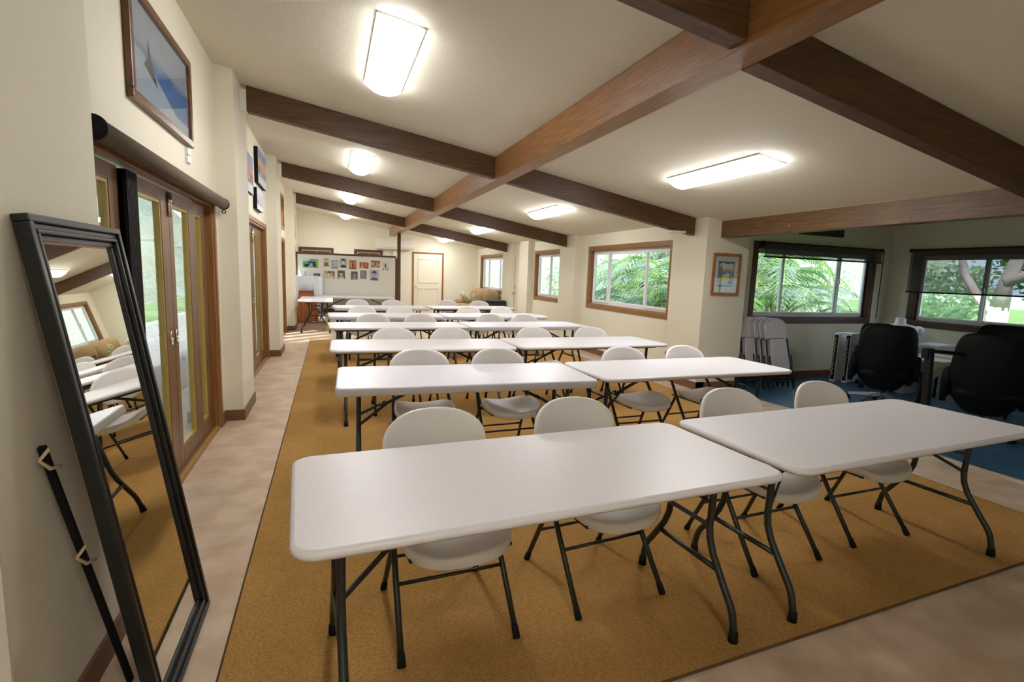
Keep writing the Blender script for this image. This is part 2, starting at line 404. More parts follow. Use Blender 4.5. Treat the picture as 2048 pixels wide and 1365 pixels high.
# ------------------------------------------------------------------ windows
def window(name, wd, ht, loc, rz, trimm, lites, latches=(), depth=.13, tw=.08, latchz=.5):
    """local: x along wall, y outward, z up; origin = middle of opening's lower inner edge"""
    r = sroot(name, loc, rz)
    a = wd/2; f = MB(); e = .016
    f.box(-a-tw, a+tw, -e, .002, ht, ht+tw); f.box(-a-tw, a+tw, -e, .002, -tw, 0)
    f.box(-a-tw, -a, -e, .002, 0, ht); f.box(a, a+tw, -e, .002, 0, ht)
    j = .018
    f.box(-a, a, 0, depth, ht-j, ht); f.box(-a, a, 0, depth, 0, j); f.box(-a, -a+j, 0, depth, j, ht-j); f.box(a-j, a, 0, depth, j, ht-j)
    f.build('frame', trimm, r, bevel=.003)
    y0, y1 = .075, .115; s_ = MB(); q = .045; A = a-j
    s_.box(-A, A, y0, y1, j, j+q); s_.box(-A, A, y0, y1, ht-j-q, ht-j); s_.box(-A, -A+q*.7, y0, y1, j+q, ht-j-q); s_.box(A-q*.7, A, y0, y1, j+q, ht-j-q)
    s_.build('outer_sash', M['vinyl'], r, bevel=.003)
    xs = [-A+q*.7] + [-A+2*A*k for k in lites] + [A-q*.7]
    for i in range(len(xs)-1):
        l, rr = xs[i], xs[i+1]; inn = (i % 2 == 0)
        yo = -.02 if inn else 0
        m_ = MB(); p = .028
        m_.box(l-(p/2 if i else 0), l+p, y0+yo, y0+yo+.028, j+q-.01, ht-j-q+.01); m_.box(rr-p, rr+(p/2 if i < len(xs)-2 else 0), y0+yo, y0+yo+.028, j+q-.01, ht-j-q+.01)
        m_.box(l+p, rr-p, y0+yo, y0+yo+.028, j+q-.01, j+q+p); m_.box(l+p, rr-p, y0+yo, y0+yo+.028, ht-j-q-p, ht-j-q+.01)
        so = m_.build('sash', M['vinyl'], r)
        g_ = MB(); g_.box(l+p-.004, rr-p+.004, y0+yo+.012, y0+yo+.014, j+q+p-.004, ht-j-q-p+.004); g_.build('pane', M['glass'], so)
    for k in latches:
        x = -A+2*A*k; m_ = MB(); m_.box(x-.012, x+.012, y0-.045, y0-.018, ht*latchz-.03, ht*latchz+.03); m_.build('latch', M['vinyl'], r)
    return r
def win_y(name, W, x, trimm, lites, latches, **k):   # right wall type
    return window(name, W[1]-W[0], W[3]-W[2], (x, (W[0]+W[1])/2, W[2]), -PI/2, trimm, lites, latches, **k)
win_y('window_1', WM, XR, M['trimx'], (.245,.725), (.245,), tw=.075)
win_y('window_2', WF, XR, M['trimx'], (.5,), (.5,), tw=.075)
win_y('window_3', WG, XR, M['trimx'], (.27,.73), (.27,), tw=.075)
window('window_4', BW[1]-BW[0], BW[3]-BW[2], ((BW[0]+BW[1])/2, 6.15, BW[2]), 0, M['trimd'], (.24,.735), (.735,), tw=.085, latchz=.55)
win_y('window_5', BX, 8.95, M['trimd'], (.345,.72), (.345,), tw=.085)
win_y('window_6', BX2, 8.95, M['trimd'], (.345,.72), (.345,), tw=.085)
# clerestories above the far left doors
for n, d in (('window_7', D3), ('window_8', C4)):
    r = sroot(n, (XL, (d[0]+d[1])/2, 2.34), PI/2); a = (d[1]-d[0])/2; ht = .62
    f = MB(); f.box(-a-.06,a+.06,-.014,.002,ht,ht+.055); f.box(-a-.06,a+.06,-.014,.002,-.055,0); f.box(-a-.06,-a,-.014,.002,0,ht); f.box(a,a+.06,-.014,.002,0,ht)
    f.box(-a,a,0,T,ht-.02,ht); f.box(-a,a,0,T,0,.02); f.box(-a,-a+.02,0,T,.02,ht-.02); f.box(a-.02,a,0,T,.02,ht-.02)
    f.build('frame', M['trimz'], r)
    g_ = MB(); g_.box(-a+.02,a-.02,.11,.112,.02,ht-.02); g_.build('pane', M['glass'], r)

# ------------------------------------------------------------------ left glazed doors
def ldoor(name, D, leaves, hand=(), plane=.05):
    r = sroot(name, (XL, D[0], 0), PI/2)     # local x = +Y, local y = -X (outward)
    W_ = D[1]-D[0]; H = D[3]; f = MB(); c = .06
    f.box(-c, W_+c, -.014, .002, H, H+c); f.box(-c, 0, -.014, .002, 0, H); f.box(W_, W_+c, -.014, .002, 0, H)
    f.box(0, .035, 0, T, 0, H); f.box(W_-.035, W_, 0, T, 0, H); f.box(.035, W_-.035, 0, T, H-.03, H)
    f.build('door_frame', M['trimz'], r, bevel=.003)
    th = MB(); th.box(.035, W_-.035, 0, T+.03, 0, .022); th.build('threshold', M['trimz'], r)
    tr = MB(); tr.box(.035, W_-.035, .008, .03, .022, .028); tr.build('floor_track', M['stop'], r)
    top = H-.045
    for k, (a, b2, ga, gb) in enumerate(leaves):
        a -= D[0]; b2 -= D[0]; ga -= D[0]; gb -= D[0]
        l = MB(); y0, y1 = plane, plane+.045; zt = top-.085; zb = .17
        l.box(a, ga, y0, y1, .026, top); l.box(gb, b2, y0, y1, .026, top); l.box(ga, gb, y0, y1, .026, zb); l.box(ga, gb, y0, y1, zt, top)
        lo = l.build('leaf', M['doorw'], r, bevel=.003)
        s_ = MB(); e = .018
        s_.box(ga, ga+e, y0+.004, y1-.004, zb, zt); s_.box(gb-e, gb, y0+.004, y1-.004, zb, zt); s_.box(ga+e, gb-e, y0+.004, y1-.004, zb, zb+e); s_.box(ga+e, gb-e, y0+.004, y1-.004, zt-e, zt)
        s_.build('glazing_stop', M['stop'], lo)
        g_ = MB(); g_.box(ga+e, gb-e, y0+.02, y0+.023, zb+e, zt-e); g_.build('pane', M['glass'], lo)
    for y, z in hand:
        h = MB(); n = 14
        h.tube([(y-D[0]+.018*math.cos(2*PI*i/n), plane-.004, z+.045*math.sin(2*PI*i/n)) for i in range(n+1)], .006, 6)
        h.build('pull_handle', M['chrome'], r)
    return r
d1 = ldoor('door_1', D1, [(2.66,3.21,2.78,3.09),(3.385,4.075,3.50,3.91),(4.08,4.74,4.17,4.585),(4.745,5.16,4.80,5.0)], [(3.985,.99),(4.115,.99)])
w = MB()
for k in range(9): w.box(3.215-D1[0]+.018*k, 3.215-D1[0]+.018*k+.010, .012, .10, .03, 1.965)
w.box(3.215-D1[0], 3.38-D1[0], .03, .09, .03, 1.965)
w.build('folded_insect_screen', M['blackp'], d1)
for y in (4.055,4.10):
    w = MB(); w.tube([(y-D1[0],.042,1.80),(y-D1[0],.042,1.96)], .008, 8); w.build('flush_bolt', M['chrome'], d1)
d2 = ldoor('door_2', D2, [(6.79,7.4,6.9,7.3),(7.4,8.0,7.5,7.9),(8.0,8.62,8.1,8.52),(8.62,9.03,8.72,8.93)], [(7.93,.99),(8.07,.99)])
for y in (7.97,8.03):
    w = MB(); w.tube([(y-D2[0],.042,1.80),(y-D2[0],.042,2.0)], .008, 8); w.build('flush_bolt', M['chrome'], d2)
ldoor('door_3', D3, [(10.34,10.9,10.44,10.8),(10.9,11.46,11.0,11.36),(11.46,12.02,11.56,11.92),(12.02,12.56,12.12,12.44)], [(11.42,.99),(11.5,.99)], plane=.09)
ldoor('door_4', D4, [(14.39,15.37,14.5,15.27),(15.37,16.36,15.48,16.26)], [(15.32,.99),(15.42,.99)], plane=.09)
# rolled shade over door 1
sh = thing('roller_shade', 'rolled brown woven shade above the near glazed doors on the left wall', 'shade', (-.905,2.62,2.035))
w = MB(); w.tube([(0,.012,0),(0,2.69,0)], .046, 20); w.build('rolled_cloth', M['shade'], sh)
w = MB(); w.tube([(0,0,0),(0,.014,0)], .052, 20); w.box(-.063,0,.002,.012,-.03,.05); w.build('end_cap', M['blackp'], sh)
w = MB(); w.tube([(0,2.69,0),(0,2.715,0)], .05, 20); w.box(-.063,.0,2.69,2.70,-.02,.05); w.build('end_cap', M['blackp'], sh)
w = MB(); w.tube([(.0+.014*math.cos(2*PI*i/12),2.725,-.066+.016*math.sin(2*PI*i/12)) for i in range(13)], .004, 6); w.tube([(0,2.71,-.04),(0,2.725,-.052)],.004,6); w.build('crank_eye', M['blackp'], sh)
# office shades
def shade(loc, rz, wd, drop, label, cord=None):
    r = thing('roller_shade', label, 'shade', loc, rz)
    w = MB(); w.tube([(-wd/2,0,0),(wd/2,0,0)], .022, 12); w.build('roller', M['blackp'], r)
    w = MB(); w.box(-wd/2+.02, wd/2-.02, -.022, -.0205, -drop, 0); w.build('mesh_cloth', M['screen'], r)
    w = MB(); w.tube([(-wd/2+.01,-.021,-drop),(wd/2-.01,-.021,-drop)], .012, 8); w.build('hem_bar', M['blackp'], r)
    for s_ in (-1,1):
        w = MB(); w.box(s_*wd/2-.006, s_*wd/2+.006, -.03, .0475, -.03, .03); w.build('bracket', M['blackp'], r)
    if cord:
        w = MB(); w.tube([(wd/2+cord,-.02,0),(wd/2+cord,-.02,-1.12)], .006, 6); w.build('pull_cord', M['blackp'], r)
shade((7.36,6.086,2.095), 0, 2.52, .20, 'dark mesh shade rolled nearly up over the window with palms behind folded chairs', .03)
shade((8.886,4.42,2.10), -PI/2, 2.76, .66, 'dark see-through mesh shade drawn halfway down the far right window')
shade((8.886,.7,2.10), -PI/2, 2.76, .5, 'dark mesh shade on the office window beyond the right edge')

# ------------------------------------------------------------------ back wall doors
def solid_door(name, loc, rz, wd, ht, leafm, framem, knob=None, panels=True, tw=.055):
    r = sroot(name, loc, rz); a = wd/2; f = MB()
    f.box(-a-tw,a+tw,-.02,.0,ht,ht+tw); f.box(-a-tw,-a,-.02,0,0,ht); f.box(a,a+tw,-.02,0,0,ht); f.build('door_frame', framem, r, bevel=.003)
    l = MB(); l.box(-a+.004,a-.004,-.010,-.001,.01,ht-.004)
    if panels:
        for z0, z1 in ((.95*ht/2+.12, ht-.16),(.2,.95*ht/2-.06)):
            for b_ in ((-a+.14,a-.14,z0,z0+.022),(-a+.14,a-.14,z1-.022,z1),(-a+.14,-a+.162,z0,z1),(a-.162,a-.14,z0,z1)):
                l.box(b_[0],b_[1],-.024,-.010,b_[2],b_[3])
    lo = l.build('door_leaf', leafm, r)
    if knob is not None:
        k = MB(); k.tube([(knob,-.01,.98),(knob,-.05,.98)], .012, 8); k.ell((knob,-.062,.98),.028,.022,.028); k.build('door_knob', M['alum'], lo)
    return r
solid_door('door_5', (3.12,YB,0), 0, .96, 2.07, M['doorp'], M['trimz'], -.41)
for n, xa, xb in (('door_6',-.93,.10),('door_7',.72,1.62)):
    r = sroot(n, ((xa+xb)/2,YB,0), 0); a = (xb-xa)/2; f = MB()
    f.box(-a,a,-.03,0,2.03,2.12); f.box(-a,-a+.09,-.03,0,0,2.03); f.box(a-.09,a,-.03,0,0,2.03); f.build('door_frame', M['trimd'], r)
    f = MB(); f.box(-a+.09,a-.09,-.028,-.01,2.01,2.03); f.box(-a+.09,-a+.11,-.028,-.01,0,2.01); f.box(a-.11,a-.09,-.028,-.01,0,2.01); f.build('inner_bead', M['light_line'], r)
    f = MB(); f.box(-a+.11,-.003,-.015,-.001,.01,2.01); f.box(.003,a-.11,-.015,-.001,.01,2.01); f.build('door_leaf', M['brownp'], r)
# narrow cream door on the right wall seen edge on
r = sroot('door_8', (XR-.001,13.24,0), -PI/2)
f = MB(); f.box(-.385,-.33,-.022,0,0,1.96); f.box(.33,.375,-.022,0,0,1.96); f.box(-.385,.375,-.022,0,1.96,2.01); f.build('door_frame', M['doorp'], r)
f = MB(); f.box(-.325,.325,-.012,0,.01,1.955); lo = f.build('door_leaf', M['doorp'], r)
f = MB(); f.box(-.33,-.322,-.016,0,.0,1.96); f.build('painted_gap_shadow', M['brownp'], r)  # dark strip painting in the shade of the gap beside the leaf
f = MB(); f.tube([(-.27,-.012,.98),(-.27,-.06,.98)],.012,8); f.ell((-.27,-.07,.98),.03,.025,.03); f.build('door_knob', M['brass'], lo)
f = MB(); f.box(-.295,-.245,-.022,-.01,1.13,1.19); f.build('deadbolt', M['brass'], lo)

# ------------------------------------------------------------------ small wall fittings
def plate(name, loc, rz, w_, h_, label, cat, m_='white', ext=None):
    r = MB(); r.box(-w_/2,w_/2,-.008,0,-h_/2,h_/2)
    if ext: ext(r)
    o = r.build(name, M[m_], bevel=.002); o.location = loc; o.rotation_euler = (0,0,rz); return tag(o, label, cat)
plate('light_switch', (XR,6.49,1.15), -PI/2, .075, .12, 'white switch plate on the cream wall right of the big palm window', 'light switch', ext=lambda r: r.box(-.008,.008,-.013,-.008,-.015,.015))
plate('thermostat', (XL,4.40,2.265), PI/2, .10, .11, 'small pale square fitting below the framed blue picture', 'thermostat', ext=lambda r: (r.box(-.045,.045,-.02,-.008,.005,.05), r.box(-.045,.045,-.018,-.008,-.05,-.002)))
plate('wall_outlet', (7.36,6.15,.385), 0, .075, .12, 'white outlet plate low on the office wall under the window', 'outlet', ext=lambda r: (r.box(-.015,.015,-.011,-.008,.012,.04), r.box(-.015,.015,-.011,-.008,-.04,-.012)))
# air conditioner
ac = thing('air_conditioner', 'long white wall mounted air conditioner high on the back wall behind the post', 'air conditioner', (2.0,YB-.002,2.18))
w = MB(); w.loft([[(x,-.0,0.02),(x,-.16,0),(x,-.21,.06),(x,-.215,.30),(x,-.19,.325),(x,0,.325)] for x in (-.61,.61)]); w.build('housing', M['white'], ac, bevel=.008)
w = MB(); w.box(-.56,.56,-.205,-.16,-.004,.016); w.build('louver', M['vinyl'], ac)
w = MB(); w.box(-.04,.04,-.08,-.002,-.42,.0); w.build('pipe_cover', M['white'], ac)

# ------------------------------------------------------------------ framed pictures
def art(mb, shapes, y):
    """shapes: (material index, polygon in metres) drawn as thin printed layers"""
    for k, (mi, pts) in enumerate(shapes):
        mb.cur = mi; d = y - .0004*(k+1); n = len(pts)
        mb.add([(x,d,z) for x,z in pts], [list(range(n))])
    mb.cur = 0
def el(cx, cz_, rx, rz_, n=14, a0=0, a1=2*PI): return [(cx+rx*math.cos(a0+(a1-a0)*i/n), cz_+rz_*math.sin(a0+(a1-a0)*i/n)) for i in range(n+(0 if a1-a0 > 6.2 else 1))]
def rc(a, b_, c, d): return [(a,c),(b_,c),(b_,d),(a,d)]
def framed(name, label, loc, rz, W_, H_, fw, fm, mats, shapes, matb=None, tilt_=0, ft=.03):
    r = thing(name, label, 'picture', loc, 0); r.rotation_euler = (tilt_,0,rz)
    f = MB(); a = W_/2
    for x0,x1,z0,z1 in ((-a,a,0,fw),(-a,a,H_-fw,H_),(-a,-a+fw,fw,H_-fw),(a-fw,a,fw,H_-fw)):
        f.box(x0,x1,-ft,0,z0,z1)
    f.build('frame', fm, r, bevel=.006)
    p = MB(); p.box(-a+fw,a-fw,-.012,-.004,fw,H_-fw); art(p, shapes, -.012); p.build('print', mats, r)
    g_ = MB(); g_.box(-a+fw,a-fw,-.022,-.020,fw,H_-fw); g_.build('glazing', M['glass'], r)
    return r
# blue mountain picture over door 1: local x = +Y
W_, H_ = 1.24, .60
mt = [flat(.34,.40,.52), flat(.03,.15,.42), flat(.03,.045,.07), flat(.40,.46,.58), flat(.16,.24,.42)]
sh_ = [(4, rc(-.57,.57,.2,.34)), (1, [(-.46,.10),(-.36,.25),(-.2,.31),(-.05,.29),(.14,.33),(.3,.30),(.57,.33),(.57,.10)]),
       (4, [(.1,.10),(.57,.10),(.57,.04),(.1,.04)]), (3, rc(-.57,.57,.05,.13)), (3, [(-.57,.30),(-.38,.30),(.57,.05),(.57,.05),(-.57,.05)]),  # pale diagonal wedge paints the glass reflection into the print
       (2, [(-.36,.245),(-.31,.29),(-.285,.30),(-.26,.41),(-.235,.31),(-.12,.185),(-.2,.205)])]
framed('framed_picture', 'framed picture of a blue mountain scene high above the near glazed doors', (XL,3.86,2.33), PI/2, W_, H_, .05, M['frameb'], mt, sh_, ft=.035)
# travel style poster on the wing wall, generic beach view
mt = [flat(.60,.59,.52), flat(.02,.10,.22), flat(.55,.56,.42), flat(.02,.20,.50), flat(.62,.52,.12), flat(.36,.16,.10), flat(.06,.10,.05), flat(.48,.60,.55)]
c = .285
sh_ = [(1, rc(-.135,.135,.12,.455)), (2, el(-.06,.39,.055,.05)), (2, el(.0,.375,.06,.05)), (2, el(.075,.39,.045,.045)), (3, rc(-.07,.11,.26,.345)), (2,[(-.1,.33),(.12,.33),(.12,.37),(-.1,.37)]),
       (5,[(-.075,.345),(-.03,.355),(.05,.352),(.11,.342),(.11,.335),(-.075,.335)]), (4,[(-.07,.26),(.03,.30),(.12,.25),(.12,.2),(-.11,.2),(-.11,.25)]),
       (5,[(-.115,.24),(-.065,.24),(-.07,.37),(-.09,.41),(-.11,.37)]), (4, rc(-.12,.12,.185,.235)), (7, rc(-.13,.13,.125,.185)), (5,[(.055,.18),(.10,.18),(.09,.30),(.075,.32),(.06,.29)]), (6, el(.075,.17,.045,.015)), (3,rc(-.13,.13,.122,.135))]
framed('framed_poster', 'wood framed poster of a blue and yellow beach view beside the office opening', (5.087,5.688,1.315), 0, .46, .565, .035, M['frameo'], mt, sh_)
# three canvases between the first two left piers
def canvas(loc, wd, ht, cols, label, th=.03):
    r = thing('canvas_print', label, 'picture', loc, PI/2, 'canvas prints above the second glazed doors')
    w = MB(); w.box(-wd/2,wd/2,-th,-.002,0,ht)
    n = len(cols)
    shp = [(i+1, rc(-wd/2,wd/2,ht*i/n,ht*(i+1)/n)) for i in range(n)]
    random.seed(int(wd*1000)); 
    for k in range(9):
        x = -wd/2+.08+random.random()*(wd-.16); z = ht*(.35+.25*random.random()); shp.append((random.choice([1,2,3]), el(x,z,.05,.03,8)))
    art(w, shp, -th); w.build('print', [M['blackp']] + cols, r)
    if th > .03:
        pass
canvas((XL-.0,7.25,2.40), .75, .47, [flat(.45,.52,.58),flat(.16,.08,.07),flat(.42,.26,.24),flat(.26,.33,.50)], 'sunset canvas print nearest the pier, half hidden', .03)
canvas((XL+.0,8.45,2.63), .92, .47, [flat(.36,.42,.44),flat(.20,.17,.20),flat(.60,.36,.22),flat(.20,.30,.55)], 'largest orange and blue canvas print, highest above the second glazed doors', .05)
canvas((XL+.0,8.10,2.255), .62, .28, [flat(.62,.64,.70),flat(.20,.18,.36),flat(.46,.34,.36),flat(.40,.48,.70)], 'small purple and white canvas print, lowest above the second glazed doors', .05)
# dark framed thing high in the office
w = MB(); w.box(-.47,.47,-.03,0,0,.42); o = w.build('dark_wall_frame', M['blackf'], bevel=.006); o.location = (7.30,6.148,2.265); tag(o, 'black framed panel above the office window, mostly behind the header beam', 'wall panel')

# ------------------------------------------------------------------ photo board
bd = thing('display_board', 'tall off-white board in a dark wood frame standing near the back wall', 'board', (.43,15.27,0))
w = MB(); w.box(-1.28,1.36,.008,.03,.36,1.845); w.build('panel', M['papr'], bd)
w = MB(); w.box(-1.34,1.36,0,.05,1.845,1.90); w.box(-1.34,-1.28,0,.05,0,1.845); w.box(1.34,1.40,0,.05,0,1.845); w.box(-1.28,1.34,0,.05,.25,.36); w.build('frame', M['boardw'], bd, bevel=.004)
po = MB(); po.box(-.045,.045,0,.09,0,2.555); o = po.build('support_post', M['boardw']); o.location = (1.877,15.26,0); tag(o, 'dark brown wooden post under the girder beside the photo board', 'post')
def face_shapes(w_, h_, skin, hair, coat, cx=0):
    return [(3, [(cx-w_*.42,0.002),(cx-w_*.3,h_*.22),(cx,h_*.3),(cx+w_*.3,h_*.22),(cx+w_*.42,0.002)]), (2, el(cx,h_*.68,w_*.24,h_*.24)), (1, el(cx,h_*.56,w_*.18,h_*.24)), (2, el(cx,h_*.80,w_*.21,h_*.10,10)),
            (2, el(cx-w_*.07,h_*.60,w_*.03,h_*.012,8)), (2, el(cx+w_*.07,h_*.60,w_*.03,h_*.012,8)), (2, el(cx,h_*.44,w_*.05,h_*.012,8))]
P = [(-.719,-.314,1.476,1.727),(-.192,-.027,1.523,1.770),(.018,.205,1.479,1.718),(.242,.440,1.512,1.780),(-.791,-.523,1.091,1.395),(-.444,-.277,1.094,1.331),(-.177,.117,1.195,1.416),(.181,.383,1.194,1.433),
     (.498,.690,1.476,1.726),(.775,1.019,1.512,1.680),(1.084,1.336,1.549,1.738),(1.397,1.587,1.470,1.689),(.539,.725,1.180,1.417),(.790,.970,1.216,1.455),(1.051,1.308,1.180,1.480)]
LB = ['colour photo of a dark vintage car before green trees, top left of the board','sepia photo with two small figures above a dark shape, top row','pale blue grey photo in the top row','black and white portrait of a dark haired man in the top row',
      'pale photo half hidden by the white cloth','dark blue photo partly hidden behind the white cloth','sepia photo of two people, lower row','sepia portrait with bare shoulders, lower row',
      'orange brown photo of two figures, top row','wide orange photo of a pale figure, top row','red and cream photo under a dark canopy, top row','white print of a small dark hatted figure, far right of the board',
      'small colour portrait on dark ground, lower row','grey photo with a faint upright figure, lower row','large grey portrait of a person with dark hair, lower right']
F = flat
STY = {0:([F(.60,.72,.66),F(.14,.34,.20),F(.02,.03,.05),F(.30,.42,.66),F(.30,.48,.12)],lambda w_,h_:[(1,[(-w_*.5,.02),(-w_*.5,h_*.65),(-w_*.1,h_*.78),(0,h_*.97),(w_*.5,h_*.95),(w_*.5,.02)]),(4,rc(w_*.32,w_*.5,.01,h_*.95)),(4,rc(-w_*.5,w_*.5,.003,h_*.15)),(2,rc(-.06,w_*.34,h_*.2,h_*.68)),(2,[(-w_*.42,h_*.12),(-w_*.38,h_*.4),(-.06,h_*.42),(-.06,h_*.12)]),(3,rc(-.03,.05,h_*.12,h_*.5)),(2,el(-w_*.28,h_*.18,.035,.035)),(2,el(w_*.28,h_*.2,.035,.035))]),
       1:([F(.62,.58,.45),F(.40,.34,.22),F(.16,.13,.07)],lambda w_,h_:[(1,el(-.02,h_*.8,.014,.04)),(1,el(.03,h_*.8,.014,.04)),(2,[(-w_*.45,.01),(-w_*.45,h_*.12),(-w_*.2,h_*.28),(-w_*.4,h_*.48),(w_*.4,h_*.48),(w_*.2,h_*.28),(w_*.45,h_*.1),(w_*.45,.01)])]),
       2:([F(.36,.44,.48),F(.54,.60,.62),F(.16,.20,.22)],lambda w_,h_:[(1,el(.01,h_*.55,w_*.3,h_*.3)),(2,rc(-w_*.5,w_*.5,.002,h_*.1)),(0,el(-.02,h_*.45,w_*.15,h_*.2))]),
       3:([F(.42,.46,.50),F(.72,.74,.76),F(.02,.03,.03),F(.02,.03,.03)],lambda w_,h_:face_shapes(w_,h_,0,0,0)),
       4:([F(.72,.74,.90),F(.72,.52,.50),F(.34,.30,.34)],lambda w_,h_:[(2,el(0,h_*.86,.018,.026)),(1,[(-.07,h_*.4),(-.03,h_*.76),(.03,h_*.76),(.07,h_*.4)])]),
       5:([F(.09,.13,.18),F(.24,.30,.38)],lambda w_,h_:[(1,el(-.01,h_*.7,.03,.045)),(1,[(-.05,.0),(-.03,h_*.5),(.03,h_*.5),(.05,0)])]),
       6:([F(.50,.42,.26),F(.70,.60,.42),F(.16,.10,.05)],lambda w_,h_:[(2,el(.0,h_*.72,w_*.2,h_*.22)),(2,el(w_*.28,h_*.62,w_*.14,h_*.3)),(1,el(-.02,h_*.5,.03,.05)),(1,el(w_*.2,h_*.6,.026,.04)),(1,el(-w_*.34,h_*.42,.03,.05)),(1,rc(-w_*.45,w_*.3,.0,h_*.3))]),
       7:([F(.14,.14,.08),F(.62,.58,.44),F(.05,.05,.03),F(.62,.58,.44)],lambda w_,h_:face_shapes(w_,h_,0,0,0)),
       8:([F(.34,.12,.03),F(.62,.32,.12),F(.16,.05,.02)],lambda w_,h_:[(1,el(-w_*.25,h_*.7,.026,.04)),(1,el(w_*.25,h_*.75,.026,.04)),(1,rc(-w_*.38,-w_*.12,.05,h_*.55)),(2,el(0,h_*.4,.02,.08)),(1,rc(w_*.12,w_*.36,.06,h_*.5))]),
       9:([F(.36,.07,.02),F(.66,.34,.05),F(.60,.40,.24),F(.20,.03,.01)],lambda w_,h_:[(1,[(-w_*.46,.0),(-w_*.3,h_*.5),(-.0,h_*.5),(w_*.05,.0)]),(2,el(-w_*.17,h_*.7,.026,.034)),(2,el(w_*.25,h_*.6,.016,.06)),(3,rc(.04,w_*.5,.0,h_*.15))]),
       10:([F(.50,.44,.34),F(.07,.05,.03),F(.40,.05,.04),F(.24,.12,.06)],lambda w_,h_:[(1,rc(-w_*.45,w_*.45,h_*.82,h_*.98)),(1,rc(w_*.34,w_*.46,h_*.5,h_*.9)),(3,el(.0,h_*.5,.035,.05)),(2,rc(-w_*.46,-w_*.1,.01,h_*.28)),(2,rc(w_*.12,w_*.46,.01,h_*.22))]),
       11:([F(.66,.69,.64),F(.03,.04,.04)],lambda w_,h_:[(1,el(0,h_*.83,.02,.02)),(1,rc(-.035,.035,h_*.78,h_*.81)),(1,[(-.03,h_*.2),(-.015,h_*.72),(.015,h_*.72),(.035,h_*.35),(.0,h_*.5)]),(1,el(-w_*.3,h_*.12,.02,.016)),(1,el(w_*.3,h_*.22,.035,.014))]),
       12:([F(.12,.13,.12),F(.62,.28,.16),F(.16,.08,.04),F(.30,.36,.40)],lambda w_,h_:face_shapes(w_,h_,0,0,0,.01)),
       13:([F(.22,.25,.26),F(.48,.52,.52)],lambda w_,h_:[(1,el(-.02,h_*.72,.012,.04)),(1,rc(-.024,-.012,h_*.3,h_*.7))]),
       14:([F(.50,.50,.58),F(.40,.38,.42),F(.05,.05,.07),F(.10,.10,.13)],lambda w_,h_:face_shapes(w_,h_,0,0,0))}
for i, (a, c_, z0, z1) in enumerate(P):
    w_, h_ = c_-a, z1-z0
    w = MB(); w.box(-w_/2,w_/2,-.004,0,0,h_); ms, fn = STY[i]; art(w, fn(w_, h_), -.004)
    o = w.build('pinned_photo', ms); o.location = ((a+c_)/2, 15.277, z0)
    tag(o, LB[i], 'photo', 'photos pinned to the display board')

# ------------------------------------------------------------------ folding tables
def rrect(w_, d, r, n=6):
    pts = []
    for cx, cy, a0 in ((w_/2-r,d/2-r,0),(-w_/2+r,d/2-r,PI/2),(-w_/2+r,-d/2+r,PI),(w_/2-r,-d/2+r,1.5*PI)):
        for k in range(n+1):
            a = a0+PI/2*k/n; pts.append((cx+r*math.cos(a), cy+r*math.sin(a)))
    return pts
def make_table(kind, label):
    t_ = thing('folding_table', label, 'table', (0,0,0), 0, 'white folding tables in rows')
    w = MB(); TZ = .743
    if kind == 'thick':
        prof = [(.03,TZ-.056),(.004,TZ-.056),(0,TZ-.052),(0,TZ-.010),(.003,TZ-.004),(.010,TZ)]; m_ = M['plast2']; R_ = .055
    else:
        prof = [(.035,TZ-.034),(.012,TZ-.034),(.002,TZ-.024),(0,TZ-.014),(.004,TZ-.005),(.014,TZ)]; m_ = M['plast']; R_ = .075
    w.smooth = True
    w.loft([[(x,y,z) for x,y in rrect(1.83-2*d, .765-2*d, R_-d*.6)] for d, z in prof], True, True)
    w.sm[-2:] = [False, False]
    w.build('tabletop', m_, t_)
    w = MB()
    for y in (-.20,.20): w.box(-.84,.84,y-.012,y+.012,TZ-.066,TZ-.036)
    w.build('apron_rail', M['blackm'], t_)
    lp = [(.69,.14),(.55,.132),(.42,.128),(.37,.135),(.31,.160),(.20,.235),(.145,.275),(.11,.292),(.06,.302),(.02,.306)]
    for sx in (-1,1):
        for sy in (-1,1):
            w = MB(); w.tube([(sx*.77, sy*y, z) for z, y in lp], .0155, 10); 
            lg = w.build('leg', M['blackm'], t_)
            w = MB(); w.tube([(sx*.77,sy*.306,.045),(sx*.77,sy*.3065,0.001)], [.018,.021], 10); w.build('rubber_foot', M['blackp'], lg)
        w = MB(); w.tube([(sx*.77,-.20,.255),(sx*.77,.20,.255)], .012, 8); w.build('lower_crossbar', M['blackm'], t_)
        w = MB(); w.tube([(sx*.77,-.22,.695),(sx*.77,.22,.695)], .013, 8); w.build('hinge_bar', M['blackm'], t_)
        w = MB()
        for sy in (-1,1):
            w.tube([(sx*.765,sy*.128,.43),(sx*.58,sy*.03,.545)], .009, 4, flat=.004)
        w.tube([(sx*.765,0.128,.535),(sx*.765,-.128,.535)], .008, 6)
        w.tube([(sx*.60,0,.53),(sx*.26,0,.695)], .011, 4, flat=.006); w.tube([(sx*.61,-.035,.53),(sx*.61,.035,.53)], .012, 8)
        w.build('folding_brace', M['blackm'], t_)
    return t_
P0 = make_table('thin', 'x'); P1 = make_table('thick', 'x')
used = set()
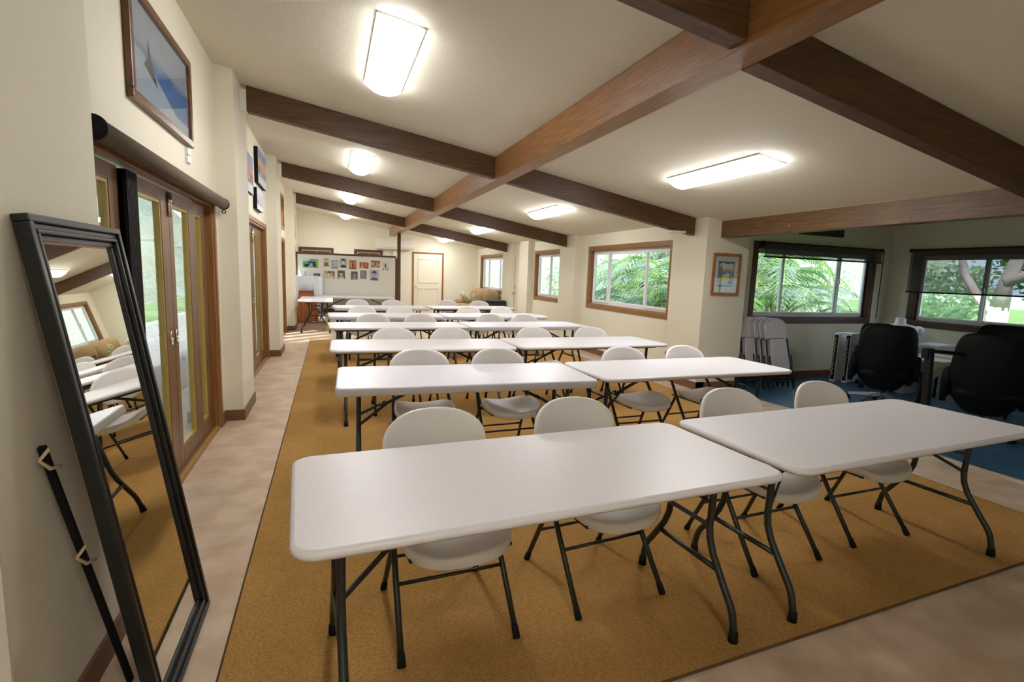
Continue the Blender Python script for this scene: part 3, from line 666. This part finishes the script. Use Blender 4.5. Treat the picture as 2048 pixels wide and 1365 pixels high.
TB = [(.782,1.785,3.2,1.0,0,'first','left'),(2.70,1.905,3.6,1.035,0,'first','right'),
      (.945,3.645,-1.9,1.0,1,'second','left'),(2.86,3.665,1.8,1.04,0,'second','right'),
      (.90,5.25,-1.0,1.0,0,'third','left'),(2.778,5.30,2.4,1.025,0,'third','right'),
      (.876,7.15,2.4,1.0,0,'fourth','left'),(2.75,7.24,1.9,1.02,1,'fourth','right'),
      (.866,8.77,2.0,1.0,1,'fifth','left'),(2.775,8.89,3.2,1.04,1,'fifth','right'),
      (.955,10.66,4.0,1.0,1,'sixth','left'),(2.90,10.85,4.0,1.03,0,'sixth','right')]
def place_table(x, y, deg, sx, kind, label, group=None):
    proto = P1 if kind else P0
    if kind in used: o = copy_tree(proto)
    else: o = proto; used.add(kind)
    zz = .010 if y < 11.5 else 0
    o.location = (x, y, zz); o.rotation_euler = (0,0,math.radians(deg)); o.scale = (sx,1,1)
    o['label'] = label
    if group: o['group'] = group
    return o
for x, y, a, sx, k, row, side in TB:
    place_table(x, y, a, sx, k, 'white folding table with dark legs, %s of the %s row from the camera' % (side, row))
place_table(-.335, 13.3, 90, 1.0, 0, 'white folding table end-on beside the cloth covered cabinet at the back', 'white folding tables at the back')
place_table(.70, 14.83, 0, 1.03, 1, 'long white folding table in front of the photo board', 'white folding tables at the back')

# ------------------------------------------------------------------ plastic folding chairs
def make_chair(label):
    c = thing('folding_chair', label, 'chair', (0,0,0), 0, 'white folding chairs along the table rows')
    # seat
    def sp(a, e): return math.copysign(abs(math.cos(a))**e, math.cos(a)), math.copysign(abs(math.sin(a))**e, math.sin(a))
    n = 36
    def ring(s_, z, dish=0):
        out = []
        for i in range(n):
            a = 2*PI*i/n; cx, cy = sp(a, .64)
            wx = .228 if cy < 0 else .228 - .02*abs(cy)
            x = cx*wx*s_; y = -.09 + cy*.215*s_
            rear = min(1, max(0, (y+.30)/.36))
            out.append((x, y, z + dish*((x/.22)**2)*(.018+.030*rear) - dish*.014*max(0,(-.20-y)/.10)))
        return out
    w = MB(); w.smooth = True
    w.loft([ring(.90,.408),ring(.985,.396,1),ring(1.0,.400,1),ring(1.0,.432,1),ring(.985,.441,1),ring(.93,.444,1),ring(.6,.434,1),ring(.2,.428,1)])
    w.build('seat', M['chairp'], c)
    # back
    def bring(s_, off):
        out = []
        for i in range(n):
            a = 2*PI*i/n; cx, cy = sp(a, .84)
            x = cx*.243*s_; z = .705 + cy*(.150 if cy > 0 else .115)*s_
            y = .262 + (z-.705)*.14 - 1.05*x*x + off
            out.append((x, y, z))
        return out
    w = MB(); w.smooth = True
    w.loft([bring(.15,-.004),bring(.5,-.006),bring(.85,-.009),bring(.95,-.013),bring(.99,-.008),bring(1.0,.002),bring(.985,.012),bring(.93,.016),bring(.6,.018),bring(.15,.018)])
    w.build('backrest', M['chairp'], c)
    # front legs run up into the backrest, rear legs pivot under the seat
    for sx in (-1,1):
        w = MB(); w.tube([(sx*.190,.262,.80),(sx*.205,.215,.66),(sx*.224,.04,.42),(sx*.230,-.11,.21),(sx*.236,-.255,.012)], .0130, 8)
        l = w.build('front_leg', M['blackm'], c)
        w = MB(); w.tube([(sx*.2345,-.233,.045),(sx*.236,-.262,.001)], [.014,.0165], 8); w.build('rubber_foot', M['blackp'], l)
        w = MB(); w.tube([(sx*.198,.070,.412),(sx*.206,.120,.30),(sx*.226,.254,.012)], .0125, 8)
        l = w.build('rear_leg', M['blackm'], c)
        w = MB(); w.tube([(sx*.224,.240,.04),(sx*.226,.259,.001)], [.014,.0165], 8); w.build('rubber_foot', M['blackp'], l)
        w = MB(); w.tube([(sx*.2,.12,.41),(sx*.2,-.24,.41)], .009, 6); w.build('seat_rail', M['blackm'], c)
    for (y, z, x) in ((-.095,.235,.228),(.164,.205,.213)):
        w = MB(); w.tube([(-x,y,z),(x,y,z)], .008, 8); w.build('crossbar', M['blackm'], c)
    return c
CP = make_chair('x'); first = True
CH = [[(.46,2.05,3),(1.215,2.115,6),(2.25,2.14,3),(3.04,2.20,2)],
      [(.67,3.90,-2),(1.35,3.88,3),(2.556,3.845,2),(3.256,3.86,4)],
      [(.654,5.50,0),(1.303,5.52,2),(2.341,5.53,3),(3.133,5.56,2)],
      [(.576,7.37,2),(1.243,7.40,-2),(2.367,7.46,2),(2.949,7.48,3)],
      [(.512,9.00,1),(1.164,9.05,3),(2.45,9.12,2),(3.119,9.15,4)],
      [(.532,10.88,4),(1.255,10.92,3),(2.483,11.08,4),(3.237,11.14,4)]]
rows = ['first','second','third','fourth','fifth','sixth']; pos = ['leftmost','second from left','third from left','rightmost']
for i, row in enumerate(CH):
    for j, (x, y, a) in enumerate(row):
        o = CP if first else copy_tree(CP); first = False
        o.location = (x, y, .010); o.rotation_euler = (0,0,math.radians(a))
        o['label'] = 'white folding chair in the %s row from the camera, %s of four' % (rows[i], pos[j])

# ------------------------------------------------------------------ mirror, pole
mw, mh = .645, 1.63
lean = math.asin(.25/mh)
mr = thing('floor_mirror', 'tall black framed mirror leaning against the left wall', 'mirror', (-.545,2.082,.004)); mr.rotation_euler = (-lean,0,PI/2)
# local: x = +Y (world), y = -X (towards wall), z up
w = MB(); a = mw/2
def moulding(w, x0, x1, z0, z1, fw):
    # stepped profile: outer lip high, cove, inner lip
    for d0, d1, y0 in ((0,.022,-.030),(.022,.040,-.020),(.040,.052,-.026),(.052,fw,-.012)):
        X0, X1, Z0, Z1 = x0+d0, x1-d0, z0+d0, z1-d0; q = d1-d0
        w.box(X0,X1,y0,.012,Z0,Z0+q); w.box(X0,X1,y0,.012,Z1-q,Z1); w.box(X0,X0+q,y0,.012,Z0+q,Z1-q); w.box(X1-q,X1,y0,.012,Z0+q,Z1-q)
moulding(w, -a, a, 0, mh, .072)
w.build('frame', M['blackf'], mr, bevel=.004)
w = MB(); w.box(-a+.07,a-.07,-.006,.002,.07,mh-.07); w.build('mirror_glass', M['mirror'], mr)
w = MB(); w.box(-a+.01,a-.01,.012,.016,.01,mh-.01); w.build('backing', M['card'], mr)
pl = thing('thin_pole', 'thin black pole with cream ties leaning on the wall behind the mirror', 'pole', (0,0,0))
w = MB(); A = Vector((-.69,2.0,.010)); B = Vector((-.796,1.797,.955)); w.tube([A, B], .0085, 4); w.build('shaft', M['blackp'], pl)
for k in (.965,.60):
    p = A.lerp(B, k); w = MB(); w.tube([p+Vector((.02,-.02,.03)),p+Vector((.0,-.035,.0)),p+Vector((.018,-.02,-.03)),p+Vector((.03,.012,-.035))], .006, 6); w.build('cord_tie', M['light_line'], pl)

# ------------------------------------------------------------------ back corner: cabinet, cloth, sofa
cb = thing('cabinet', 'orange wood cabinet half covered by a white cloth at the back left', 'cabinet', (-.59,14.72,0))
w = MB(); w.box(-.28,.26,0,.48,.0,1.24); w.build('body', M['cab'], cb)
for a_, b_ in ((-.27,-.012),(-.008,.25)):
    w = MB(); w.box(a_,b_,-.018,0,.06,.80); d_ = w.build('door', M['cab'], cb)
    w = MB(); xh = b_-.03 if a_ < -.1 else a_+.03; w.tube([(xh,-.03,.50),(xh,-.03,.62)], .006, 6); w.build('handle', M['chrome'], d_)
w = MB(); w.box(-.27,.25,-.018,0,.84,1.18); d_ = w.build('drawer', M['cab'], cb)
w = MB(); w.tube([(-.05,-.03,.93),(.05,-.03,.93)], .007, 6); w.build('handle', M['chrome'], d_)
w = MB(); nx = 18
w.box(-.31,.29,-.03,.50,1.244,1.256)
def hang(p0, p1, zs, ph):
    rr = []
    for i in range(nx+1):
        t_ = i/nx; x = p0[0]+(p1[0]-p0[0])*t_; y = p0[1]+(p1[1]-p0[1])*t_; nxn = (p1[1]-p0[1], -(p1[0]-p0[0])); L_ = math.hypot(*nxn)
        zb = zs(t_); q = .018*math.sin(t_*14+ph)
        rr.append(((x,y,1.25),(x+nxn[0]/L_*q*.4, y+nxn[1]/L_*q*.4,(1.25+zb)/2),(x+nxn[0]/L_*q,y+nxn[1]/L_*q,zb)))
    w.smooth = True
    w.add([p for r_ in rr for p in r_], [(3*i+k, 3*i+3+k, 3*i+4+k, 3*i+1+k) for i in range(nx) for k in range(2)])
hang((-.31,-.045),(.29,-.045), lambda t_: .87 if .12 < t_ < .8 else (.45 if t_ <= .12 else .30+(1-t_)*1.5), 0)
hang((.29,-.045),(.38,.46), lambda t_: .06+.1*t_, 1)
hang((-.31,.5),(-.31,-.045), lambda t_: .5, 2)
o = w.build('draped_cloth', M['cloth']); o.location = (-.59,14.72,0); tag(o, 'white cloth draped over the orange cabinet', 'cloth')
sm = o.modifiers.new('thick','SOLIDIFY'); sm.thickness = .004
st = thing('brass_stand', 'small brass stand base on the floor below the end-on table', 'stand', (-.10,13.2,0))
w = MB(); w.lathe([(.11,0),(.11,.012),(.03,.03),(.022,.12),(.022,.30),(.001,.31)]); w.build('base', M['brass'], st)

sf = thing('sofa', 'tan suede sofa under the far right window', 'sofa', (4.36,15.8,0))
w = MB(); w.box(-.42,.46,-1.32,1.32,.06,.30); w.build('base', M['sofa'], sf, bevel=.03)
for k in (-1,0,1):
    w = MB(); w.ell((-.08,k*.72,.38),.38,.37,.115,.55); w.build('seat_cushion', M['sofa'], sf)
    w = MB(); w.ell((.27,k*.74,.74),.22,.385,.27,.8); w.build('back_cushion', M['sofa'], sf)
for k in (-1,1):
    w = MB(); w.ell((-.0,k*1.24,.38),.46,.16,.24,.55); w.build('armrest', M['sofa'], sf)
def pillow(loc, rot, label):
    w = MB(); w.ell((0,0,0),.22,.22,.075,.62); o = w.build('throw_pillow', M['pillow']); o.location = loc; o.rotation_euler = rot
    tag(o, label, 'pillow', 'throw pillows on the sofa')
pillow((4.20,16.62,.66), (.5,1.0,.5), 'leaf patterned pillow at the far end of the tan sofa')
pillow((4.20,15.30,.66), (.3,1.2,-.2), 'leaf patterned pillow at the near end of the tan sofa')
w = MB(); w.box(-.30,.30,-.22,.22,0,.68); w.box(-.31,.31,-.23,.23,.68,.74); o = w.build('storage_chest', M['dkbox'], bevel=.015); o.location = (4.40,14.05,0); tag(o, 'black chest beside the near end of the tan sofa', 'chest')

# ------------------------------------------------------------------ office room
def steel_chair(label):
    c = thing('folded_steel_chair', label, 'chair', (0,0,0), 0, 'grey folded chairs leaning by the office window')
    # folded flat: local x width, y thickness, z up
    w = MB(); pts = [(-.235,0,.0),(-.205,0,.72),(-.205,0,.86)] + [(-.205*math.cos(PI*i/10)*1.0, 0, .90+.115*math.sin(PI*i/10)) for i in range(0,11)] + [(.205,0,.86),(.205,0,.72),(.235,0,.0)]
    w.tube(pts[:2], .011, 8); w.build('front_leg', M['blackm'], c)
    w = MB(); w.tube(pts[-2:], .011, 8); w.build('front_leg', M['blackm'], c)
    w = MB(); w.tube(pts[1:-1], .012, 8); w.build('back_frame', M['grey'], c)
    w = MB(); n = 12
    w.loft([[(-.195,y,.735),(.195,y,.735)] + [(.2*math.cos(PI*i/n), y, .88+.125*math.sin(PI*i/n)) for i in range(n+1)] for y in (-.008,.006)]); w.build('backrest', M['grey'], c)
    w = MB(); w.loft([[(-.150,y,.725),(-.178,y,.31),(-.165,y,.285),(.165,y,.285),(.178,y,.31),(.150,y,.725)] for y in (-.030,-.014)]); w.build('seat', M['grey'], c, bevel=.006)
    for s_ in (-1,1):
        w = MB(); w.tube([(s_*.215,-.035,.48),(s_*.205,-.04,.02)], .010, 6); w.build('rear_leg', M['blackm'], c)
    w = MB(); w.tube([(-.205,-.04,.12),(.205,-.04,.12)], .008, 6); w.tube([(-.22,0,.16),(.22,0,.16)], .008, 6); w.build('crossbar', M['blackm'], c)
    return c
SC = steel_chair('x')
fcs = []
for k in range(4): fcs.append((6.02-.035*k, 5.42+.062*k, 'right'))
for k in range(4): fcs.append((5.74-.03*k, 5.60+.062*k, 'left'))
on = ['front','second from the front','third from the front','back']
for k, (x, y, s_) in enumerate(fcs):
    o = SC if k == 0 else copy_tree(SC)
    o.location = (x, y, .008); o.rotation_euler = (-.235, 0, 0.06)
    o['label'] = 'grey folded chair leaning by the office window, %s of the %s stack' % (on[k % 4], s_)

def office_chair(loc, rz, label, sc=1.0):
    c = thing('office_chair', label, 'chair', loc, rz, 'black office chairs in the blue carpeted room'); c.scale = (sc,sc,sc)
    # faces +Y locally; a tub shaped shell: tall back at -Y, sides sweeping forward and down
    w = MB(); n = 28; w.smooth = True
    def pr(s_, y):
        out = []
        for i in range(n):
            a = 2*PI*i/n; ca, sa = math.cos(a), math.sin(a)
            cx = math.copysign(abs(ca)**.34, ca); cz_ = math.copysign(abs(sa)**.34, sa)
            z = .585 + cz_*.39*s_
            q = (z-.20)/.78
            wx = .305 - .045*max(0, q-.35)/.65 - .13*max(0, .30-q)/.30
            out.append((cx*wx*s_, y - .13*(z-.4) + .16*max(0, .35-q) + .20*(abs(cx)*s_)**2.4*.5, z))
        return out
    w.loft([pr(.3,-.27),pr(.8,-.265),pr(.96,-.25),pr(1,-.22),pr(.97,-.195),pr(.8,-.18),pr(.3,-.175)]); w.build('backrest', M['blackfab'], c)
    w = MB(); w.ell((0,.02,.40),.28,.27,.075,.6); w.build('seat', M['blackfab'], c)
    for s_ in (-1,1):
        w = MB(); w.smooth = True
        w.loft([[(s_*(.30+dx), -.16+t*.44, .60-.20*t**1.5+ (dz if dz>0 else dz*(1-.3*t))) for dx, dz in ((-.03,-.26),(.02,-.26),(.03,0),(.01,.03),(-.02,.03),(-.035,0))] for t in (0,.25,.5,.75,.95,1.0)])
        w.build('side_wing', M['blackfab'], c)
    w = MB(); w.tube([(0,0,.12),(0,0,.34)], .024, 12); w.build('gas_column', M['chrome'], c)
    w = MB()
    for k in range(5):
        a = 2*PI*k/5+.35; w.tube([(0,0,.13),(.32*math.cos(a),.32*math.sin(a),.085)], [.024,.014], 4, flat=.014)
    w.build('star_base', M['chrome'], c)
    for k in range(5):
        a = 2*PI*k/5+.35; w = MB(); x, y = .32*math.cos(a), .32*math.sin(a)
        w.tube([(x-.022*math.sin(a),y+.022*math.cos(a),.030),(x+.022*math.sin(a),y-.022*math.cos(a),.030)], .029, 12); w.tube([(x,y,.03),(x,y,.085)], .01, 6)
        w.build('caster', M['blackp'], c)
    return c
office_chair((6.60,4.46,.007), math.radians(-50), 'black office chair seen from behind beside the white folding panels', 1.07)
office_chair((6.44,3.28,.007), math.radians(-58), 'large black office chair seen from behind at the right edge', 1.10)
office_chair((7.72,5.24,.007), math.radians(150), 'black office chair by the palm window, only its top showing', .97)
office_chair((8.18,4.08,.007), math.radians(110), 'black office chair under the half shaded window at the right edge', 1.08)
# office table with pale cloth
def otable(loc, rz, wx, wy, ht, topm, label):
    t_ = thing('office_table', label, 'table', loc, rz)
    w = MB(); w.box(-wx/2,wx/2,-wy/2,wy/2,ht-.035,ht); w.build('tabletop', topm, t_, bevel=.01)
    for sx in (-1,1):
        for sy in (-1,1): w = MB(); w.tube([(sx*(wx/2-.07),sy*(wy/2-.07),0),(sx*(wx/2-.07),sy*(wy/2-.07),ht-.035)], .018, 8); w.build('leg', M['blackm'], t_)
otable((7.42,4.40,.006), -.12, 1.0, .62, .60, M['plast2'], 'low office table under a pale yellow cloth')
otable((8.05,3.30,.006), 0, 1.3, .7, .74, M['plast2'], 'white office table at the right edge of the view')
w = MB(); w.smooth = True
for i in range(24):
    for j in range(14):
        def P_(i, j):
            x = -.60+1.12*i/24; y = -.42+.80*j/14
            z = .606+.003*math.sin(9*x+3*y)
            if x < -.51: z -= .20*(-.51-x)/.09*(.8+.3*math.sin(9*y))
            if y < -.32: z -= .20*(-.32-y)/.10*(.8+.3*math.sin(11*x))
            return (max(x,-.53-.02*math.sin(8*y)), max(y,-.34-.02*math.sin(9*x)), z)
        w.add([P_(i,j),P_(i+1,j),P_(i+1,j+1),P_(i,j+1)], [(0,1,2,3)])
o = w.build('tablecloth', M['tan']); o.location = (7.42,4.40,0); o.rotation_euler = (0,0,-.12); tag(o, 'pale yellow cloth hanging over the low office table', 'cloth')
for k, (x, y, wx, wz, lab) in enumerate([(7.84,5.00,.42,.70,'plastic wrapped brown carton standing by the office wall, left one'),(8.30,4.90,.42,.70,'plastic wrapped brown carton standing by the office wall, right one')]):
    bxr = thing('wrapped_carton', lab, 'box', (x,y,.007), .1, 'wrapped cartons beside the office wall')
    w = MB(); w.box(-wx/2,wx/2,-.13,.13,0,wz-.03); w.build('carton', M['card'], bxr)
    w = MB(); w.box(-wx/2-.01,wx/2+.01,-.14,.14,0.0,wz); w.build('plastic_wrap', M['plwrap'], bxr)
    w = MB(); w.box(-wx/2,wx/2,-.13,.13,wz-.029,wz-.012); w.build('white_lid', M['vinyl'], bxr)
# mannequin torso in the corner
mq = thing('mannequin_torso', 'white mannequin torso standing in the office corner between the windows', 'mannequin', (8.34,5.46,0), -.6)
mq.scale = (1.25,1.25,1.0)
w = MB(); w.smooth = True; rr = []
for z, rx, ry in ((.50,.15,.10),(.58,.17,.12),(.68,.155,.11),(.78,.18,.12),(.86,.205,.12),(.90,.20,.10),(.925,.14,.085),(.94,.075,.07),(.96,.056,.056),(1.02,.054,.054),(1.035,.048,.048)):
    rr.append([(rx*math.cos(2*PI*i/20), ry*math.sin(2*PI*i/20), z) for i in range(20)])
w.loft(rr); w.ell((-.20,0,.85),.06,.06,.07); w.ell((.20,0,.85),.06,.06,.07); w.build('torso', M['cloth'], mq)
w = MB(); w.tube([(0,0,.01),(0,0,.5)], .015, 8); w.lathe([(.16,.006),(.16,.02),(.02,.04)]); w.build('stand', M['alum'], mq)
# folded white panels with black patterned edges
for k, (x, y, lab) in enumerate([(7.42,5.76,'tall white folding panel with black patterned edge against the office wall'),(7.52,5.64,'tall white folding panel with black patterned edge, nearer of the two')]):
    r = thing('display_screen', lab, 'panel', (x,y,.007), math.radians(-78), 'white folding panels leaning in the office')
    w = MB(); w.box(-.035,.035,-.02,.42,0,.765); w.build('board', M['vinyl'], r, bevel=.004)
    w = MB(); w.box(-.028,.028,-.024,-.02,.03,.735); w.cur = 1
    for q in range(26):
        x_ = -.010+.008*math.sin(q*2.1); w.box(x_-.009,x_+.006,-.0255,-.024,.10+.023*q,.116+.023*q)
    w.build('patterned_edge', [M['blackp'], M['tan']], r)
# black easel like frame before the right office chair
ez = thing('black_stand', 'black slatted stand leaning in front of the large office chair at right', 'stand', (5.62,3.32,.006))
w = MB(); w.tube([(-.10,-.06,.0),(0.02,.06,.90)], .028, 4); w.build('leg', M['blackp'], ez)
w = MB(); w.tube([(0.02,.06,.88),(1.02,-.06,.80)], .016, 4); w.build('top_rail', M['blackp'], ez)
w = MB(); w.tube([(.55,.45,.0),(.05,.07,.84)], .016, 4); w.build('rear_leg', M['blackp'], ez)
w = MB(); w.box(-.03,.05,.04,.10,.80,.90); w.build('clamp', M['blackp'], ez)

# ------------------------------------------------------------------ outdoors
w = MB(); w.box(XL-T-3.2, XL-T-.001, -3, 20, -.12, -.03); struct('patio', w, M['patio'])
w = MB(); w.box(-60, 60, -40, 70, -.5, -.13); struct('lawn', w, M['grass'])
w = MB(); w.smooth = True   # rising slope on the left
nx_, ny_ = 14, 30
def hz(i, j):
    x = -6.6 - 1.2*i; y = -10 + 2.2*j
    return (x, y, -.13 + 1.05*i + .25*math.sin(j*1.3+i) * (i > 0))
for i in range(nx_):
    for j in range(ny_): w.add([hz(i,j),hz(i,j+1),hz(i+1,j+1),hz(i+1,j)], [(0,1,2,3)])
struct('hillside', w, M['hill'])
w = MB(); w.smooth = True   # far right slope beyond the far windows
def hz2(i, j):
    x = 13 + 1.6*i; y = 12 + 2.4*j
    return (x, y, -.13 + .6*i + .25*math.sin(j*1.7+i) * (i > 0))
for i in range(10):
    for j in range(20): w.add([hz2(i,j),hz2(i+1,j),hz2(i+1,j+1),hz2(i,j+1)], [(0,1,2,3)])
struct('far_slope', w, M['hill'])
w = MB(); w.hexa([(XL-T-2.6,-3,2.40),(XL-T,-3,2.75),(XL-T,9.6,2.75),(XL-T-2.6,9.6,2.40),(XL-T-2.6,-3,2.52),(XL-T,-3,2.87),(XL-T,9.6,2.87),(XL-T-2.6,9.6,2.52)])
struct('patio_roof', w, M['rooft'])
for k, y in enumerate((4.9+2.6, 15.5)):
    w = MB()
    random.seed(3+k)
    for q in range(14): 
        e = random.uniform(-.015,.02); w.box(-.2-e,.2+e,-.2-e,.2+e,.172*q,.172*q+.165)
    o = w.build('stone_column', M['stone'], bevel=.01); o.location = (-3.35,y,-.03); tag(o, 'grey stacked stone column outside the %s glazed doors' % ('first' if k == 0 else 'farthest'), 'column')

def frond(mb, base, az, el0, L_, droop, wl, n=26):
    p = Vector(base); pts = [p.copy()]; e = el0; ds = L_/n
    for i in range(n):
        d = Vector((math.cos(az)*math.cos(e), math.sin(az)*math.cos(e), math.sin(e))); p = p+d*ds; pts.append(p.copy()); e -= droop/n*(1+i/n)
    mb.cur = 0
    mb.tube([pts[i] for i in range(0,n+1,2)], [.016*(1-.8*i/n)+.002 for i in range(0,n+1,2)], 4)
    side = Vector((-math.sin(az), math.cos(az), 0)); mb.cur = 1
    for i in range(3, n+1):
        t_ = i/n; ln = wl*math.sin(PI*min(1,.15+t_*.85))**.6
        d = (pts[i]-pts[i-1]).normalized()
        for s_ in (-1,1):
            v = (side*s_*.85 + d*.55 + Vector((0,0,-.18-.2*random.random()))).normalized()
            a = pts[i]; m_ = a+v*ln*.5+Vector((0,0,.015)); q = a+v*ln+Vector((0,0,-.10*ln)); wd = d*.014
            mb.add([a-wd*.6, a+wd*.6, m_+wd, q, m_-wd], [(0,1,2,3,4)])
def make_palm(kind, seed):
    random.seed(seed)
    r = thing('palm', 'x', 'palm tree', (0,0,0), 0, 'palms outside the right hand windows')
    w = MB(); 
    for k in range(4):
        a = 2*PI*k/4+random.random(); w.tube([(.12*math.cos(a),.12*math.sin(a),0),(.2*math.cos(a),.2*math.sin(a),.9),(.32*math.cos(a),.32*math.sin(a),1.7)], [.05,.04,.03], 6)
    w.build('stems', M['stem'], r)
    w = MB()
    for k in range(17):
        az = 2*PI*k/17+random.uniform(-.2,.2); el0 = random.uniform(.75,1.4); h0 = random.uniform(.5,1.7)
        frond(w, (.15*math.cos(az),.15*math.sin(az),h0), az, el0, random.uniform(1.5,2.3), random.uniform(1.3,2.1), random.uniform(.32,.46))
    w.build('fronds', [M['stem'], M['palm' if kind == 0 else 'palmb']], r)
    return r
pa = [make_palm(0, 11), make_palm(1, 23)]
PL = [(7.2,9.6,0,.0,1.0,'bright green palm left of centre in the big window'),(7.9,11.6,1,1.2,1.15,'grey green palm at the left of the big window'),(6.55,9.6,1,2.2,.85,'pale palm right of centre in the big window'),
      (9.2,10.2,0,3.1,1.3,'tall palm behind the others in the big window'),(9.0,13.4,1,.7,1.2,'pale palm seen through the narrow far window'),
      (7.1,8.45,0,1.1,.8,'low bright palm outside the left of the office window'),(8.3,8.7,0,4.0,1.05,'bright palm in the middle of the office window'),(9.6,9.0,1,5.0,1.0,'pale palm at the right of the office window'),
      (8.9,11.0,1,.4,1.35,'tall pale palm behind the office window palms'),(11.5,11.8,0,2.4,1.4,'tall palm far behind the office window'),(10.2,14.6,0,2.0,1.3,'palm far beyond the big window near its left edge')]
us = set()
for x, y, k, rz, sc_, lab in PL:
    o = pa[k] if k not in us else copy_tree(pa[k]); us.add(k)
    o.location = (x, y, -.13); o.rotation_euler = (0,0,rz); o.scale = (sc_,)*3; o['label'] = lab
def leafball(w, c, R_, n, s_):
    for _ in range(n):
        u = random.uniform(-1,1); a = random.uniform(0,2*PI); rr = R_*random.uniform(.55,1)
        q = math.sqrt(1-u*u); p = Vector(c)+Vector((rr*q*math.cos(a), rr*q*math.sin(a), rr*u*.8))
        d1 = Vector((random.gauss(0,1),random.gauss(0,1),random.gauss(0,.5))).normalized(); d2 = d1.cross(Vector((random.gauss(0,1),random.gauss(0,1),random.gauss(0,1)))).normalized()
        w.add([p-d1*s_, p-d2*s_*.5, p+d1*s_, p+d2*s_*.5], [(0,1,2,3)])
# big forked tree outside the office right window
random.seed(5)
tr = thing('tree', 'pale barked forked tree outside the half shaded window', 'tree', (13.2,6.75,-.13))
w = MB(); w.tube([(0,0,0),(0,.0,.9),(0,-.03,1.3)], [.22,.19,.17], 10); w.tube([(0,.0,1.1),(0,.35,1.45),(.1,.75,2.0),(0,1.1,3.6)], [.12,.09,.08,.05], 8); w.tube([(0,-.03,1.25),(-.05,-.10,1.8),(0,-.4,3.0),(0,-.6,4.2)], [.17,.13,.10,.07], 8); w.tube([(-.1,-.1,1.8),(.2,-.6,2.1),(.2,-1.4,2.4)], [.12,.08,.05], 8)
w.build('trunk', M['bark'], tr)
w = MB()
for c_ in [(0,1.2,3.8,1.3),(0,-.6,4.3,1.4),(.3,-1.9,3.0,1.2),(.2,2.4,3.2,1.1),(.8,.2,3.2,1.1),(.9,-3.0,2.4,1.0)]: leafball(w, c_[:3], c_[3], 900, .07)
w.build('crown', M['leaf'], tr)
def bush(x, y, z, R_, n, s_, m_, label, name='tree', cat='tree'):
    r = thing(name, label, cat, (x,y,-.13)); w = MB(); w.tube([(0,0,0),(0,0,z)], [.12,.05], 8); w.build('trunk', M['bark'], r)
    w = MB()
    for _ in range(5): leafball(w, (random.uniform(-.5,.5)*R_, random.uniform(-.6,.6)*R_, z+random.uniform(-.4,.4)*R_), R_*.7, n//5, s_)
    w.build('crown', m_, r)
bush(15.8,4.3,1.3,2.2,3200,.10,M['leaf'],'dark leafy tree behind the forked tree, to its right')
bush(16.0,9.6,1.0,1.6,2400,.10,M['leafp'],'pale leafy shrub left of the forked tree','shrub','shrub')
bush(17.5,7.0,2.6,2.0,2600,.12,M['leaf'],'dark leafy tree behind the forked tree')
bush(14.5,13.5,1.5,2.0,2600,.12,M['leafp'],'pale leafy tree far behind the office window palms')
bush(15.0,18.5,1.5,2.4,2600,.13,M['leafp'],'pale leafy tree far beyond the big window')
bush(10.8,17.5,.9,1.6,2200,.10,M['leafp'],'pale shrub on the slope beyond the narrow far window','shrub','shrub')
bush(12.5,24.0,1.2,2.2,2400,.12,M['leafp'],'pale tree far beyond the last right window')

# ------------------------------------------------------------------ light
sun = bpy.data.lights.new('sun', 'SUN'); sun.energy = 7; sun.angle = .08; sun.color = (1,.98,.98)
so = bpy.data.objects.new('sun', sun); COL.objects.link(so); so.rotation_euler = Vector((-.55,-.50,1)).to_track_quat('Z','Y').to_euler()
wd = bpy.data.worlds.new('sky'); S.world = wd; wd.use_nodes = True; nt = wd.node_tree; bg = nt.nodes['Background']
tc = nt.nodes.new('ShaderNodeTexCoord'); nz = nt.nodes.new('ShaderNodeTexNoise'); nz.inputs['Scale'].default_value = 3
nt.links.new(tc.outputs['Generated'], nz.inputs['Vector'])
rp = nt.nodes.new('ShaderNodeValToRGB'); nt.links.new(nz.outputs['Fac'], rp.inputs[0])
rp.color_ramp.elements[0].position = .4; rp.color_ramp.elements[0].color = (.62,.80,1,1)
rp.color_ramp.elements[1].position = .6; rp.color_ramp.elements[1].color = (.92,.96,1,1)
nt.links.new(rp.outputs[0], bg.inputs[0]); bg.inputs[1].default_value = 2.2

S.view_settings.view_transform = 'Standard'; S.view_settings.look = 'None'
S.view_settings.exposure = .3; S.view_settings.gamma = 1
try: S.view_settings.use_curve_mapping = False
except Exception: pass
